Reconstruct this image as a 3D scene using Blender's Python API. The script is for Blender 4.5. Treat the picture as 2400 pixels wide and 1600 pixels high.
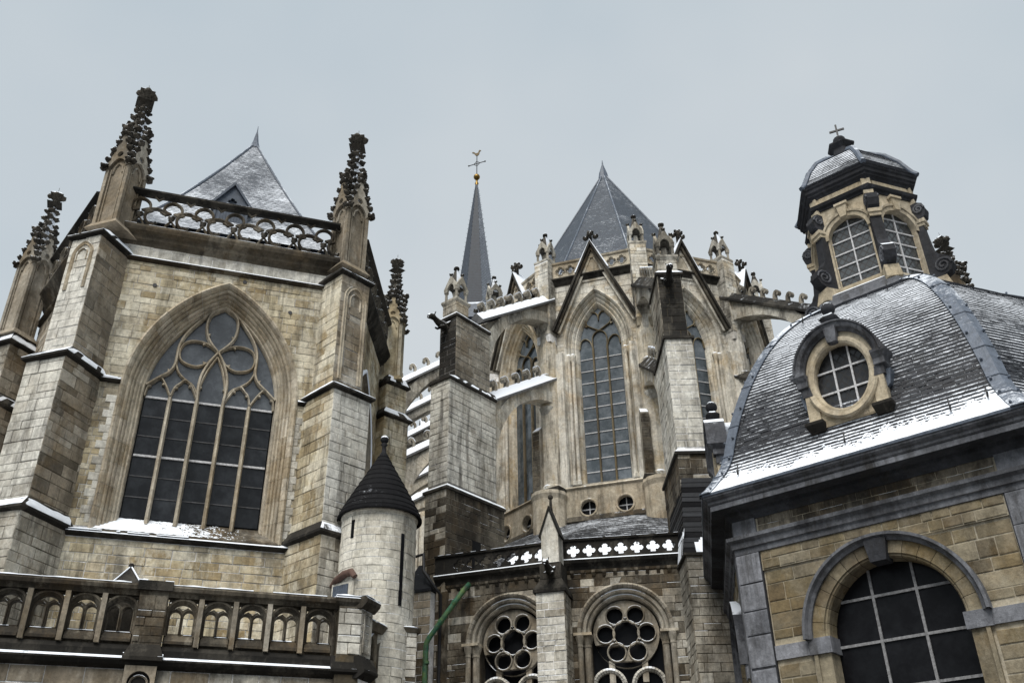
import bpy, math, random
from mathutils import Vector, Matrix, noise as mnoise
from mathutils.geometry import tessellate_polygon
random.seed(7)
R_ = math.radians
scene = bpy.context.scene
for o in list(bpy.data.objects): bpy.data.objects.remove(o)
col = scene.collection
# ------------------------------------------------------------------ camera, sky, sun, exposure
EYE = 1.7
TH, RO = 0.535776, -0.01532
FPX = 2202.86
_f = Vector((0, math.cos(TH), math.sin(TH))); _u = Vector((0, -math.sin(TH), math.cos(TH))); _r = Vector((1, 0, 0))
CR = _r*math.cos(RO) + _u*math.sin(RO); CU = _u*math.cos(RO) - _r*math.sin(RO); CF = _f
cam = bpy.data.cameras.new('camera'); cam.sensor_width = 36; cam.lens = FPX/2400*36; cam.clip_end = 2000
camo = bpy.data.objects.new('camera', cam); col.objects.link(camo); scene.camera = camo
m = Matrix((CR, CU, -CF)).transposed().to_4x4(); m.translation = (0, 0, EYE); camo.matrix_world = m
scene.view_settings.view_transform = 'Standard'; scene.view_settings.look = 'None'
scene.view_settings.gamma = 1; scene.view_settings.use_curve_mapping = False
scene.view_settings.exposure = 1.42
w = bpy.data.worlds.new('World'); scene.world = w; w.use_nodes = True
nt = w.node_tree; bg = nt.nodes['Background']
sky = nt.nodes.new('ShaderNodeTexSky'); sky.sky_type = 'NISHITA'; sky.sun_disc = False
SUN_EL, SUN_AZ = R_(56), R_(200)
sky.sun_elevation = SUN_EL; sky.sun_rotation = SUN_AZ; sky.dust_density = 4
bw = nt.nodes.new('ShaderNodeRGBToBW'); nt.links.new(sky.outputs[0], bw.inputs[0])
tc = nt.nodes.new('ShaderNodeTexCoord'); nz = nt.nodes.new('ShaderNodeTexNoise'); nz.inputs['Scale'].default_value = 1.6; nz.inputs['Detail'].default_value = 4
nt.links.new(tc.outputs['Generated'], nz.inputs[0])
rp = nt.nodes.new('ShaderNodeValToRGB'); rp.color_ramp.elements[0].position = .36; rp.color_ramp.elements[1].position = .66
rp.color_ramp.elements[0].color = (3.02, 3.52, 3.92, 1); rp.color_ramp.elements[1].color = (3.82, 4.12, 4.36, 1)
nt.links.new(nz.outputs[0], rp.inputs[0])
mx = nt.nodes.new('ShaderNodeMixRGB'); mx.inputs[0].default_value = .06
nt.links.new(rp.outputs[0], mx.inputs[1]); nt.links.new(bw.outputs[0], mx.inputs[2])
nt.links.new(mx.outputs[0], bg.inputs[0]); bg.inputs[1].default_value = 0.0622
sl = bpy.data.lights.new('sun', 'SUN'); sl.energy = 1.5; sl.angle = R_(38); sl.color = (1, .965, .91)
so = bpy.data.objects.new('sun', sl); col.objects.link(so)
sd = Vector((math.sin(SUN_AZ)*math.cos(SUN_EL), math.cos(SUN_AZ)*math.cos(SUN_EL), math.sin(SUN_EL)))
so.rotation_euler = sd.to_track_quat('Z', 'Y').to_euler()
so.location = (0, -10, 40)

# ------------------------------------------------------------------ materials
MATS = {}
def _new(name):
    m = bpy.data.materials.new(name); m.use_nodes = True
    n = m.node_tree; n.nodes.clear()
    out = n.nodes.new('ShaderNodeOutputMaterial'); b = n.nodes.new('ShaderNodeBsdfPrincipled')
    n.links.new(b.outputs[0], out.inputs[0]); MATS[name] = m
    return m, n, b
def node(n, t, **k):
    x = n.nodes.new(t)
    for a, v in k.items(): setattr(x, a, v)
    return x
def noise(n, scale, detail=3, rough=.6, mapping=None, pos=None):
    x = node(n, 'ShaderNodeTexNoise'); x.inputs['Scale'].default_value = scale; x.inputs['Detail'].default_value = detail; x.inputs['Roughness'].default_value = rough
    g = pos or node(n, 'ShaderNodeNewGeometry').outputs['Position']
    if mapping:
        mp = node(n, 'ShaderNodeMapping'); mp.inputs['Scale'].default_value = mapping; n.links.new(g, mp.inputs[0]); g = mp.outputs[0]
    n.links.new(g, x.inputs[0]); return x.outputs[0]
def ramp(n, src, stops, interp='LINEAR'):
    r = node(n, 'ShaderNodeValToRGB'); cr = r.color_ramp; cr.interpolation = interp
    while len(cr.elements) < len(stops): cr.elements.new(.5)
    for e, (p, c) in zip(cr.elements, stops):
        e.position = p; e.color = (c, c, c, 1) if not hasattr(c, '__len__') else (*c, 1)
    n.links.new(src, r.inputs[0]); return r.outputs[0]
def mathn(n, op, a, b=0.0, c=None):
    x = node(n, 'ShaderNodeMath', operation=op)
    for i, v in enumerate((a, b) if c is None else (a, b, c)):
        if hasattr(v, 'is_output'): n.links.new(v, x.inputs[i])
        else: x.inputs[i].default_value = v
    return x.outputs[0]
def mix(n, f, a, b, mode='MIX'):
    x = node(n, 'ShaderNodeMixRGB', blend_type=mode)
    for i, v in enumerate((f, a, b)):
        if hasattr(v, 'is_output'): n.links.new(v, x.inputs[i])
        elif i == 0: x.inputs[0].default_value = v
        else: x.inputs[i].default_value = (*v, 1)
    return x.outputs[0]
SNOWC = (.80, .84, .90)
def snow_mask(n, amount, lo=.45, hi=.75):
    nrm = node(n, 'ShaderNodeSeparateXYZ'); n.links.new(node(n, 'ShaderNodeNewGeometry').outputs['Normal'], nrm.inputs[0])
    a = ramp(n, nrm.outputs[2], [(lo, 0), (hi, 1)])
    b = mathn(n, 'ADD', mathn(n, 'MULTIPLY', noise(n, 2.3, 5, .75), .9), amount - .5)
    s = mathn(n, 'ADD', a, mathn(n, 'SUBTRACT', b, .45))
    return mathn(n, 'MULTIPLY', ramp(n, s, [(.55, 0), (.72, 1)]), ramp(n, nrm.outputs[2], [(lo-.12, 0), (lo+.05, 1)]))
def stone(name, cols, dirt=.4, dirtc=(.05, .042, .03), streak=.4, pale=.25, palec=(.55, .52, .45), snow=.5, bump=.5, fine=.35, dscale=.45, ochre=.25, ochrec=(.20, .125, .045), rough=.92):
    m, n, b = _new(name)
    g = node(n, 'ShaderNodeNewGeometry'); oi = node(n, 'ShaderNodeObjectInfo')
    rnd = mathn(n, 'FRACT', mathn(n, 'ADD', mathn(n, 'MULTIPLY', oi.outputs['Random'], 7.31), g.outputs['Random Per Island']))
    k = len(cols)
    c = ramp(n, rnd, [((i+.5)/k, cc) for i, cc in enumerate(cols)])
    if ochre:
        c = mix(n, mathn(n, 'MULTIPLY', ramp(n, noise(n, .9, 5, .7, (1, 1, 1.3)), [(.48, 0), (.60, 1)]), ochre), c, ochrec)
    if pale:
        c = mix(n, mathn(n, 'MULTIPLY', ramp(n, noise(n, .42, 8, .74, (1.3, 1.3, .7)), [(.495, 0), (.545, 1)]), pale), c, palec)
    if dirt:
        c = mix(n, mathn(n, 'MULTIPLY', ramp(n, noise(n, dscale, 8, .76, (1.25, 1.25, .62)), [(.47, 0), (.60, 1)]), dirt), c, dirtc)
    if streak:
        st = mathn(n, 'MULTIPLY', ramp(n, noise(n, 2.9, 6, .72, (1, 1, .085)), [(.49, 0), (.60, 1)]), ramp(n, noise(n, .5, 4, .6), [(.38, .1), (.62, 1)]))
        c = mix(n, mathn(n, 'MULTIPLY', st, streak), c, (.025, .022, .018))
    fv = mix(n, 1.0, ramp(n, noise(n, 9, 6, .8), [(.28, 1-fine), (.72, 1+fine)]), ramp(n, noise(n, 2.3, 5, .75), [(.3, .78), (.7, 1.2)]), 'MULTIPLY')
    c = mix(n, 1.0, c, fv, 'MULTIPLY')
    spk = ramp(n, noise(n, 38, 3, .7), [(.66, 0), (.75, 1)])
    c = mix(n, mathn(n, 'MULTIPLY', spk, .4), c, (.03, .027, .02))
    if snow:
        sm = snow_mask(n, snow); c = mix(n, sm, c, SNOWC)
    n.links.new(c, b.inputs['Base Color'])
    b.inputs['Roughness'].default_value = rough; b.inputs['Specular IOR Level'].default_value = .25
    bp = node(n, 'ShaderNodeBump'); bp.inputs['Strength'].default_value = bump; bp.inputs['Distance'].default_value = .03
    hgt = mathn(n, 'ADD', noise(n, 14, 5, .75), mathn(n, 'MULTIPLY', noise(n, 3, 3), .8))
    n.links.new(hgt, bp.inputs['Height']); n.links.new(bp.outputs[0], b.inputs['Normal'])
    return m
CREAM = [(.47, .405, .275), (.56, .50, .365), (.37, .30, .18), (.64, .595, .475), (.52, .45, .32), (.28, .22, .125), (.60, .545, .42)]
stone('stone_cream', CREAM, dirt=.68, dirtc=(.10, .078, .045), streak=.6, pale=.5, palec=(.68, .645, .54), ochre=.42, ochrec=(.27, .185, .085), dscale=.6)
stone('stone_pale', [(.60, .58, .515), (.66, .64, .575), (.55, .525, .46), (.63, .61, .545), (.51, .485, .425)], dirt=.55, dirtc=(.13, .115, .09), streak=.65, pale=.45, palec=(.74, .725, .67), ochre=.15, dscale=.55)
stone('stone_turret', [(.60, .57, .49), (.66, .63, .55), (.55, .52, .44), (.63, .595, .51)], dirt=.4, dirtc=(.22, .19, .14), streak=.4, pale=.4, palec=(.72, .70, .63), ochre=.15, dscale=.6)
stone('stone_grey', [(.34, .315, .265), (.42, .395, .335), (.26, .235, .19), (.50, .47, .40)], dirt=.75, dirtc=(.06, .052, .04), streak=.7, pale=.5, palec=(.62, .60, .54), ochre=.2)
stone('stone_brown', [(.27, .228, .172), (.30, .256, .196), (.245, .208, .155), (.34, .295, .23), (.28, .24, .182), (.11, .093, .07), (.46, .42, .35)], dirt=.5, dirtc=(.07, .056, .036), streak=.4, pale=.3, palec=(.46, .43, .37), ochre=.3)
stone('stone_trim', [(.40, .34, .25), (.48, .42, .325), (.335, .28, .2), (.54, .48, .385)], dirt=.45, dirtc=(.11, .085, .052), streak=.5, pale=.4, palec=(.55, .51, .42), ochre=.35, snow=.5)
stone('stone_sooty', [(.016, .0145, .0125), (.025, .022, .018), (.012, .011, .0095)], dirt=.5, dirtc=(.012, .011, .009), streak=.5, pale=.35, palec=(.12, .108, .088), ochre=0, snow=.5)
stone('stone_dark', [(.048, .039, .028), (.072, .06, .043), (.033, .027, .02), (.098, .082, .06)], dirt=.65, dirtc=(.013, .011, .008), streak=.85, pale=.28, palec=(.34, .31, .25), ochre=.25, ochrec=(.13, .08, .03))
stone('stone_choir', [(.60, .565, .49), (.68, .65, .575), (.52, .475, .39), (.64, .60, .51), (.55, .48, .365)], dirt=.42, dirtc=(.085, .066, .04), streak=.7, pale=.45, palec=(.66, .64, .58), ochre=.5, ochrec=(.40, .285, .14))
stone('stone_pier', [(.25, .225, .182), (.32, .29, .238), (.195, .172, .136), (.37, .338, .28)], dirt=.6, dirtc=(.045, .038, .028), streak=.65, pale=.2, palec=(.5, .48, .42), ochre=.25)
stone('stone_ochre', [(.15, .12, .07), (.185, .152, .093), (.12, .094, .054), (.25, .218, .155), (.086, .067, .04)], dirt=.5, dirtc=(.05, .036, .018), streak=.3, pale=.22, palec=(.36, .32, .245), ochre=.25, snow=0)
stone('mortar_light', [(.30, .26, .185)], dirt=.5, streak=.2, pale=.2, ochre=.2)
stone('mortar_dark', [(.075, .062, .043)], dirt=.5, streak=.3, pale=.1, ochre=.2)
stone('bluestone', [(.085, .088, .098), (.12, .124, .136), (.06, .062, .07)], dirt=.6, dirtc=(.018, .018, .02), streak=.6, pale=.35, palec=(.25, .26, .285), ochre=0, snow=.35)
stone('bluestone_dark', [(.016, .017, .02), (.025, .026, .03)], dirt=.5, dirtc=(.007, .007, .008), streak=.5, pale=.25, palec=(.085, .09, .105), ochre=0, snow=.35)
def spirelet_mat():
    m, n, b = _new('stone_spirelet')
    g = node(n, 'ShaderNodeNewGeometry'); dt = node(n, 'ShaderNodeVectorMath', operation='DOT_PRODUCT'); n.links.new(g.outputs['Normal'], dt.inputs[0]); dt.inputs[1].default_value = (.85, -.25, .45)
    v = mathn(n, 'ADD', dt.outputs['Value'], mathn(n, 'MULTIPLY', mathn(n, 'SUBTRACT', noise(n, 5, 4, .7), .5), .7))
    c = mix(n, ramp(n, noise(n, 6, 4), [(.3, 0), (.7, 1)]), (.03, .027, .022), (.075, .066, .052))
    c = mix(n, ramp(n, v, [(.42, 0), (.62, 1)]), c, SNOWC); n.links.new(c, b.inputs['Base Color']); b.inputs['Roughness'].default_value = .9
spirelet_mat()
stone('stone_crocket', [(.05, .044, .035), (.085, .075, .06), (.03, .027, .022)], dirt=.5, dirtc=(.015, .013, .011), streak=.3, pale=.2, palec=(.2, .18, .15), ochre=0, snow=.45)
stone('stone_dark_bare', [(.085, .07, .05), (.12, .10, .075)], dirt=.7, dirtc=(.02, .017, .012), streak=.7, pale=.2, ochre=.2, snow=0)
stone('bluestone_light', [(.17, .175, .192), (.21, .215, .235), (.135, .14, .155)], dirt=.6, dirtc=(.03, .03, .033), streak=.75, pale=.3, palec=(.32, .33, .36), ochre=0, snow=.2)
stone('stone_lantern', [(.42, .36, .26), (.47, .405, .30), (.36, .305, .215)], dirt=.35, dirtc=(.16, .115, .065), streak=.5, pale=.2, ochre=.2, snow=.3)
def slate(name, c0, c1, snow, rows=0.0, ty=False, rowamt=.8, lead=False, lo=.2, rough=.55, spec=.25):
    """slate with snow lying along the courses; rows = course height in metres when courses are not modelled"""
    m, n, b = _new(name)
    g = node(n, 'ShaderNodeNewGeometry'); oi = node(n, 'ShaderNodeObjectInfo')
    rnd = mathn(n, 'FRACT', mathn(n, 'ADD', mathn(n, 'MULTIPLY', oi.outputs['Random'], 5.7), g.outputs['Random Per Island']))
    c = mix(n, rnd, c0, c1)
    c = mix(n, 1.0, c, ramp(n, noise(n, 7, 4), [(.3, .7), (.7, 1.25)]), 'MULTIPLY')
    sep = node(n, 'ShaderNodeSeparateXYZ'); n.links.new(g.outputs['Position'], sep.inputs[0])
    s3 = node(n, 'ShaderNodeSeparateXYZ'); n.links.new(g.outputs['Normal'], s3.inputs[0])
    patch = noise(n, .55, 6, .75, (1, 1, 1)); st = noise(n, 3.2, 5, .8, (1.0, 1.0, 4.5)); fine = noise(n, 11, 4, .85, (1, 1, 2.2))
    cov = mathn(n, 'ADD', mathn(n, 'ADD', mathn(n, 'MULTIPLY', patch, .65), mathn(n, 'MULTIPLY', st, .55)), mathn(n, 'MULTIPLY', fine, .5))
    if rows:
        ph = mathn(n, 'FRACT', mathn(n, 'DIVIDE', mathn(n, 'ADD', sep.outputs[2], mathn(n, 'MULTIPLY', noise(n, 1.5, 2), .1)), rows))
        cov = mathn(n, 'ADD', cov, mathn(n, 'MULTIPLY', mathn(n, 'SUBTRACT', ph, .5), .28))
        c = mix(n, ramp(n, ph, [(.0, 1), (.16, 1), (.26, 0)]), c, (.012, .013, .016))
    if ty:
        at = node(n, 'ShaderNodeAttribute'); at.attribute_name = 'ty'
        cov = mathn(n, 'ADD', cov, mathn(n, 'MULTIPLY', mathn(n, 'SUBTRACT', at.outputs['Fac'], .42), .75))
    thr = mathn(n, 'ADD', mathn(n, 'ADD', cov, mathn(n, 'MULTIPLY', s3.outputs[2], 1.05 if ty else .62)), snow - 1.35)
    sm = mathn(n, 'MULTIPLY', ramp(n, thr, [(0.0, 0), (.16, 1)]), ramp(n, s3.outputs[2], [(lo-.1, 0), (lo, 1)]))
    c = mix(n, mathn(n, 'MULTIPLY', sm, .95), c, SNOWC)
    n.links.new(c, b.inputs['Base Color'])
    n.links.new(ramp(n, sm, [(0, rough), (1, .9)]), b.inputs['Roughness'])
    b.inputs['Specular IOR Level'].default_value = spec
    bp = node(n, 'ShaderNodeBump'); bp.inputs['Strength'].default_value = .35; bp.inputs['Distance'].default_value = .02
    n.links.new(mathn(n, 'ADD', noise(n, 20, 4), sm), bp.inputs['Height']); n.links.new(bp.outputs[0], b.inputs['Normal'])
    return m
slate('slate_dome', (.012, .013, .016), (.024, .026, .032), -.04, ty=True)
slate('slate_cap', (.014, .015, .018), (.032, .034, .041), .24)
slate('slate_turret', (.005, .005, .006), (.011, .011, .012), .06, rough=.85, spec=.1)
slate('slate_chapel', (.045, .052, .065), (.062, .071, .087), .17, rows=.12)
slate('slate_choir', (.038, .047, .062), (.05, .062, .08), .07, rows=.14)
slate('slate_spire', (.022, .029, .040), (.03, .038, .052), -.5, rows=.16)
slate('slate_low', (.010, .011, .013), (.022, .024, .028), -.10, rows=.14, spec=.12)
slate('lead', (.07, .085, .11), (.11, .13, .165), .18, rough=.45)
slate('snow_coping', (.10, .10, .10), (.15, .15, .15), .70, lo=.12)
def plain(name, c, rough=.6, metal=0.0, var=.25, sc=6, bump=.15):
    m, n, b = _new(name)
    cc = mix(n, 1.0, c, ramp(n, noise(n, sc, 4), [(.3, 1-var), (.7, 1+var)]), 'MULTIPLY')
    n.links.new(cc, b.inputs['Base Color']); b.inputs['Roughness'].default_value = rough; b.inputs['Metallic'].default_value = metal
    bp = node(n, 'ShaderNodeBump'); bp.inputs['Strength'].default_value = bump; bp.inputs['Distance'].default_value = .01
    n.links.new(noise(n, sc*3, 4), bp.inputs['Height']); n.links.new(bp.outputs[0], b.inputs['Normal'])
    return m
plain('snow', SNOWC, .9, var=.06, sc=9, bump=.5)
plain('iron', (.02, .02, .022), .6)
plain('gilt', (.22, .14, .04), .45, 1.0)
plain('gilt_dark', (.06, .042, .016), .55, .6)
plain('door_wood', (.055, .07, .095), .7, var=.3)
plain('terracotta', (.085, .048, .036), .9)
plain('ground_paving', (.09, .085, .08), .9, var=.4, sc=1.2, bump=.3)
plain('bar_white', (.46, .46, .47), .7, var=.35, sc=16)
plain('bar_grey', (.19, .19, .195), .75, var=.45, sc=14)
plain('bar_dark', (.055, .055, .058), .7, var=.5, sc=10)
def glass(name, c, rough=.12, lattice=0.0, refl_mottle=.3, spec=.6):
    m, n, b = _new(name)
    oi = node(n, 'ShaderNodeObjectInfo')
    cc = mix(n, mathn(n, 'MULTIPLY', ramp(n, noise(n, 1.7, 7, .75), [(.42, 0), (.68, 1)]), refl_mottle), c, (.13, .145, .16))  # mottled grey-blue sky reflections painted into the glass colour
    cc = mix(n, 1.0, cc, ramp(n, oi.outputs['Random'], [(0, .75), (1, 1.35)]), 'MULTIPLY')
    if lattice:
        sep = node(n, 'ShaderNodeSeparateXYZ'); n.links.new(node(n, 'ShaderNodeTexCoord').outputs['UV'], sep.inputs[0])
        d = None
        for sg in (1, -1):
            q = mathn(n, 'DIVIDE', mathn(n, 'ADD', mathn(n, 'MULTIPLY', sep.outputs[0], 1.25), mathn(n, 'MULTIPLY', sep.outputs[1], sg)), lattice)
            a = mathn(n, 'ABSOLUTE', mathn(n, 'SUBTRACT', mathn(n, 'FRACT', q), .5))
            l = ramp(n, a, [(.36, 0), (.41, 1)])
            d = l if d is None else mathn(n, 'MAXIMUM', d, l)
        cc = mix(n, d, cc, (.012, .012, .013))
        n.links.new(ramp(n, d, [(0, rough), (1, .7)]), b.inputs['Roughness'])
    else: b.inputs['Roughness'].default_value = rough
    n.links.new(cc, b.inputs['Base Color']); b.inputs['Specular IOR Level'].default_value = spec
    bp = node(n, 'ShaderNodeBump'); bp.inputs['Strength'].default_value = .25; bp.inputs['Distance'].default_value = .02
    n.links.new(noise(n, 3.4, 4), bp.inputs['Height']); n.links.new(bp.outputs[0], b.inputs['Normal'])
glass('glass_dark', (.009, .010, .012), .2, refl_mottle=.16, spec=.25)
glass('glass_tracery', (.04, .046, .054), .2, refl_mottle=.8, spec=.7)
glass('glass_choir', (.03, .04, .047), .12, refl_mottle=.8, spec=.8)
glass('glass_black', (.005, .005, .006), .3, refl_mottle=.05, spec=.1)
glass('glass_lattice', (.042, .046, .047), .14, lattice=.27, refl_mottle=.3, spec=.6)
glass('glass_lattice_dark', (.012, .012, .013), .2, lattice=.26, refl_mottle=.2, spec=.4)
m, n, b = _new('copper_green')
cc = mix(n, ramp(n, noise(n, 2.5, 4), [(.4, 0), (.6, 1)]), (.03, .13, .075), (.10, .17, .05))
cc = mix(n, ramp(n, noise(n, 6, 5), [(.5, 0), (.7, .8)]), cc, (.03, .035, .03))
n.links.new(cc, b.inputs['Base Color']); b.inputs['Roughness'].default_value = .7

# ------------------------------------------------------------------ geometry helpers
def d2(a): return (math.sin(R_(a)), math.cos(R_(a)))
class Fr:
    """vertical wall frame: u to the right along azimuth az, w out of the wall, z up"""
    def __init__(s, x, y, az):
        s.x, s.y, s.az = x, y, az; s.e = d2(az); s.n = (math.cos(R_(az)), -math.sin(R_(az)))
    def p(s, u, w, z): return (s.x+u*s.e[0]+w*s.n[0], s.y+u*s.e[1]+w*s.n[1], z)
    def sub(s, u, w, az=None): q = s.p(u, w, 0); return Fr(q[0], q[1], s.az if az is None else az)
class Thing:
    def __init__(s, name, label, cat, loc, group=None):
        s.loc = Vector((loc[0], loc[1], 0 if len(loc) < 3 else loc[2]))
        s.o = bpy.data.objects.new(name, None); s.o.empty_display_size = .3; col.objects.link(s.o); s.o.location = s.loc
        s.o['label'] = label; s.o['category'] = cat
        if group: s.o['group'] = group
        s.st = []; THINGS.append(s)
THINGS = []
def link(name, me, t, parent=None, kind=None):
    o = bpy.data.objects.new(name, me); col.objects.link(o); o.parent = parent or t.o
    if kind: o['kind'] = kind
    return o
class MB:
    def __init__(s): s.v = []; s.f = []; s.mi = []; s.m = 0; s.uv = None
    def add(s, vs, fs):
        k = len(s.v); s.v += vs; s.f += [tuple(i+k for i in f) for f in fs]; s.mi += [s.m]*len(fs)
    def box(s, fr, u0, u1, w0, w1, z0, z1):
        s.frust(fr, (u0, u1, w0, w1), z0, (u0, u1, w0, w1), z1)
    def frust(s, fr, a, z0, b, z1):
        vs = [fr.p(u, w, z0) for u, w in ((a[0], a[2]), (a[1], a[2]), (a[1], a[3]), (a[0], a[3]))] + [fr.p(u, w, z1) for u, w in ((b[0], b[2]), (b[1], b[2]), (b[1], b[3]), (b[0], b[3]))]
        s.add(vs, [(0, 1, 2, 3), (7, 6, 5, 4), (0, 4, 5, 1), (1, 5, 6, 2), (2, 6, 7, 3), (3, 7, 4, 0)])
    def prism(s, fr, poly, w0, w1): s.plate(fr, poly, [], w0, w1)
    def plate(s, fr, outer, holes, w0, w1, back=True):
        loops = [outer] + holes
        tri = tessellate_polygon([[Vector((a, b, 0)) for a, b in l] for l in loops])
        flat = [q for l in loops for q in l]; N = len(flat)
        vs = [fr.p(u, w1, z) for u, z in flat] + [fr.p(u, w0, z) for u, z in flat]
        fs = [tuple(t) for t in tri] + ([tuple(i+N for i in reversed(t)) for t in tri] if back else [])
        k = 0
        for l in loops:
            m_ = len(l)
            for i in range(m_): j = (i+1) % m_; fs.append((k+i, k+j, k+j+N, k+i+N))
            k += m_
        s.add(vs, fs)
    def prof(s, fr, poly, u0, u1, cap=True):
        """polygon in (w,z) extruded along u"""
        N = len(poly); vs = [fr.p(u0, w, z) for w, z in poly] + [fr.p(u1, w, z) for w, z in poly]
        fs = [(i, (i+1) % N, (i+1) % N+N, i+N) for i in range(N)]
        if cap: fs += [tuple(range(N)), tuple(range(2*N-1, N-1, -1))]
        s.add(vs, fs)
    def ribbon(s, fr, path, wid, w0, w1, closed=False, cham=.35):
        n_ = len(path); pr = [(-.5, w0), (-.5, w1-(w1-w0)*cham), (-.5+.3, w1), (.5-.3, w1), (.5, w1-(w1-w0)*cham), (.5, w0)]; K = len(pr)
        vs = []
        for i, (u, z) in enumerate(path):
            a = path[i-1] if (i or closed) else path[i]; b = path[(i+1) % n_] if (i < n_-1 or closed) else path[i]
            tx, tz = b[0]-a[0], b[1]-a[1]; L = math.hypot(tx, tz) or 1; nx, nz_ = tz/L, -tx/L
            for o_, w_ in pr: vs.append(fr.p(u+nx*o_*wid, w_, z+nz_*o_*wid))
        fs = []
        for i in range(n_ if closed else n_-1):
            j = (i+1) % n_
            for k in range(K): fs.append((i*K+k, i*K+(k+1) % K, j*K+(k+1) % K, j*K+k))
        if not closed: fs += [tuple(range(K)), tuple(range((n_-1)*K+K-1, (n_-1)*K-1, -1))]
        s.add(vs, fs)
    def archsweep(s, fr, path_of, prof, nseg=0, gap=.005):
        """prof [(off,w)] swept along path_of(off) -> [(u,z)]; nseg: split in separate voussoirs"""
        rows = [[fr.p(u, w, z) for u, z in path_of(o)] for o, w in prof]; N = len(rows[0]); K = len(prof)
        if not nseg:
            s.add([q for r in rows for q in r], [(i*N+j, i*N+j+1, (i+1)*N+j+1, (i+1)*N+j) for i in range(K-1) for j in range(N-1)]); return
        step = max(1, (N-1)//nseg)
        for j0 in range(0, N-1, step):
            j1 = min(N-1, j0+step); vs = []; M = j1-j0+1
            for r in rows:
                seg = [Vector(q) for q in r[j0:j1+1]]
                if len(seg) > 1:
                    d = (seg[1]-seg[0]); seg[0] = seg[0]+d.normalized()*gap; d = (seg[-2]-seg[-1]); seg[-1] = seg[-1]+d.normalized()*gap
                vs += [tuple(q) for q in seg]
            s.add(vs, [(i*M+j, i*M+j+1, (i+1)*M+j+1, (i+1)*M+j) for i in range(K-1) for j in range(M-1)])
    def tube(s, pts, r, n_=8, cap=True):
        P = [Vector(q) for q in pts]; rr = r if hasattr(r, '__len__') else [r]*len(P); vs = []
        up = Vector((0, 0, 1)); prev = None
        for i, q in enumerate(P):
            t = (P[min(i+1, len(P)-1)]-P[max(i-1, 0)]).normalized()
            x = t.cross(up) if prev is None else prev - t*prev.dot(t)
            if x.length < 1e-4: x = t.cross(Vector((1, 0, 0)))
            x.normalize(); prev = x; y = t.cross(x)
            for k in range(n_): a = 2*math.pi*k/n_; vs.append(tuple(q+(x*math.cos(a)+y*math.sin(a))*rr[i]))
        fs = [(i*n_+k, i*n_+(k+1) % n_, (i+1)*n_+(k+1) % n_, (i+1)*n_+k) for i in range(len(P)-1) for k in range(n_)]
        if cap: fs += [tuple(range(n_)), tuple(range(len(vs)-1, len(vs)-n_-1, -1))]
        s.add(vs, fs)
    def lathe(s, c, prof, n_=16, az0=0.0, closed=True, half=None):
        """prof [(r,z)] round the vertical through c; az0 azimuth of the first vertex"""
        vs = []
        for r, z in prof:
            for k in range(n_): a = R_(az0)+2*math.pi*k/n_; vs.append((c[0]+r*math.sin(a), c[1]+r*math.cos(a), z))
        fs = [(i*n_+k, i*n_+(k+1) % n_, (i+1)*n_+(k+1) % n_, (i+1)*n_+k) for i in range(len(prof)-1) for k in range(n_)]
        if closed: fs += [tuple(range(n_)), tuple(range(len(vs)-1, len(vs)-n_-1, -1))]
        s.add(vs, fs)
    def ball(s, c, r, n_=12, sq=1.0, lump=0.0):
        rows = max(5, n_//2); vs = []
        for i in range(rows+1):
            a = math.pi*i/rows
            for k in range(n_):
                b_ = 2*math.pi*k/n_; q = Vector((math.sin(a)*math.cos(b_), math.sin(a)*math.sin(b_), math.cos(a)*sq))
                rr = r*(1+lump*mnoise.noise(q*2.3+Vector(c))); vs.append((c[0]+q.x*rr, c[1]+q.y*rr, c[2]+q.z*rr))
        s.add(vs, [(i*n_+k, i*n_+(k+1) % n_, (i+1)*n_+(k+1) % n_, (i+1)*n_+k) for i in range(rows) for k in range(n_)])
    def mesh(s, name, mats, loc, smooth=False):
        me = bpy.data.meshes.new(name); L = Vector(loc)
        me.from_pydata([tuple(Vector(q)-L) for q in s.v], [], s.f)
        for mm in (mats if isinstance(mats, (list, tuple)) else [mats]): me.materials.append(MATS[mm])
        if any(s.mi): me.polygons.foreach_set('material_index', s.mi)
        if smooth: me.polygons.foreach_set('use_smooth', [True]*len(me.polygons))
        if s.uv is not None:
            ul = me.uv_layers.new(name='uv'); f_, z_ = s.uv
            for lp in me.loops:
                q = s.v[lp.vertex_index]; ul.data[lp.index].uv = ((q[0]-f_.x)*f_.e[0]+(q[1]-f_.y)*f_.e[1], q[2])
        me.update(); return me
    def build(s, name, mats, t, parent=None, kind=None, smooth=False):
        return link(name, s.mesh(name, mats, t.loc, smooth), t, parent, kind)
def rect(u0, u1, z0, z1): return [(u0, z0), (u1, z0), (u1, z1), (u0, z1)]
def circ(u, z, r, n_=20, rz=None, a0=0): return [(u+r*math.cos(a0+2*math.pi*i/n_), z+(rz or r)*math.sin(a0+2*math.pi*i/n_)) for i in range(n_)]
def quatre(u, z, s, n_=6, rot=0):
    """quatrefoil outline, overall size s"""
    pts = []; d = s*.25; r = s*.27
    for k in range(4):
        a = math.pi/2*k+rot; cu, cz = u+d*math.cos(a)*1.05, z+d*math.sin(a)*1.05
        for i in range(n_+1): b_ = a-math.radians(105)+math.radians(210)*i/n_; pts.append((cu+r*math.cos(b_), cz+r*math.sin(b_)))
    return pts
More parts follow.
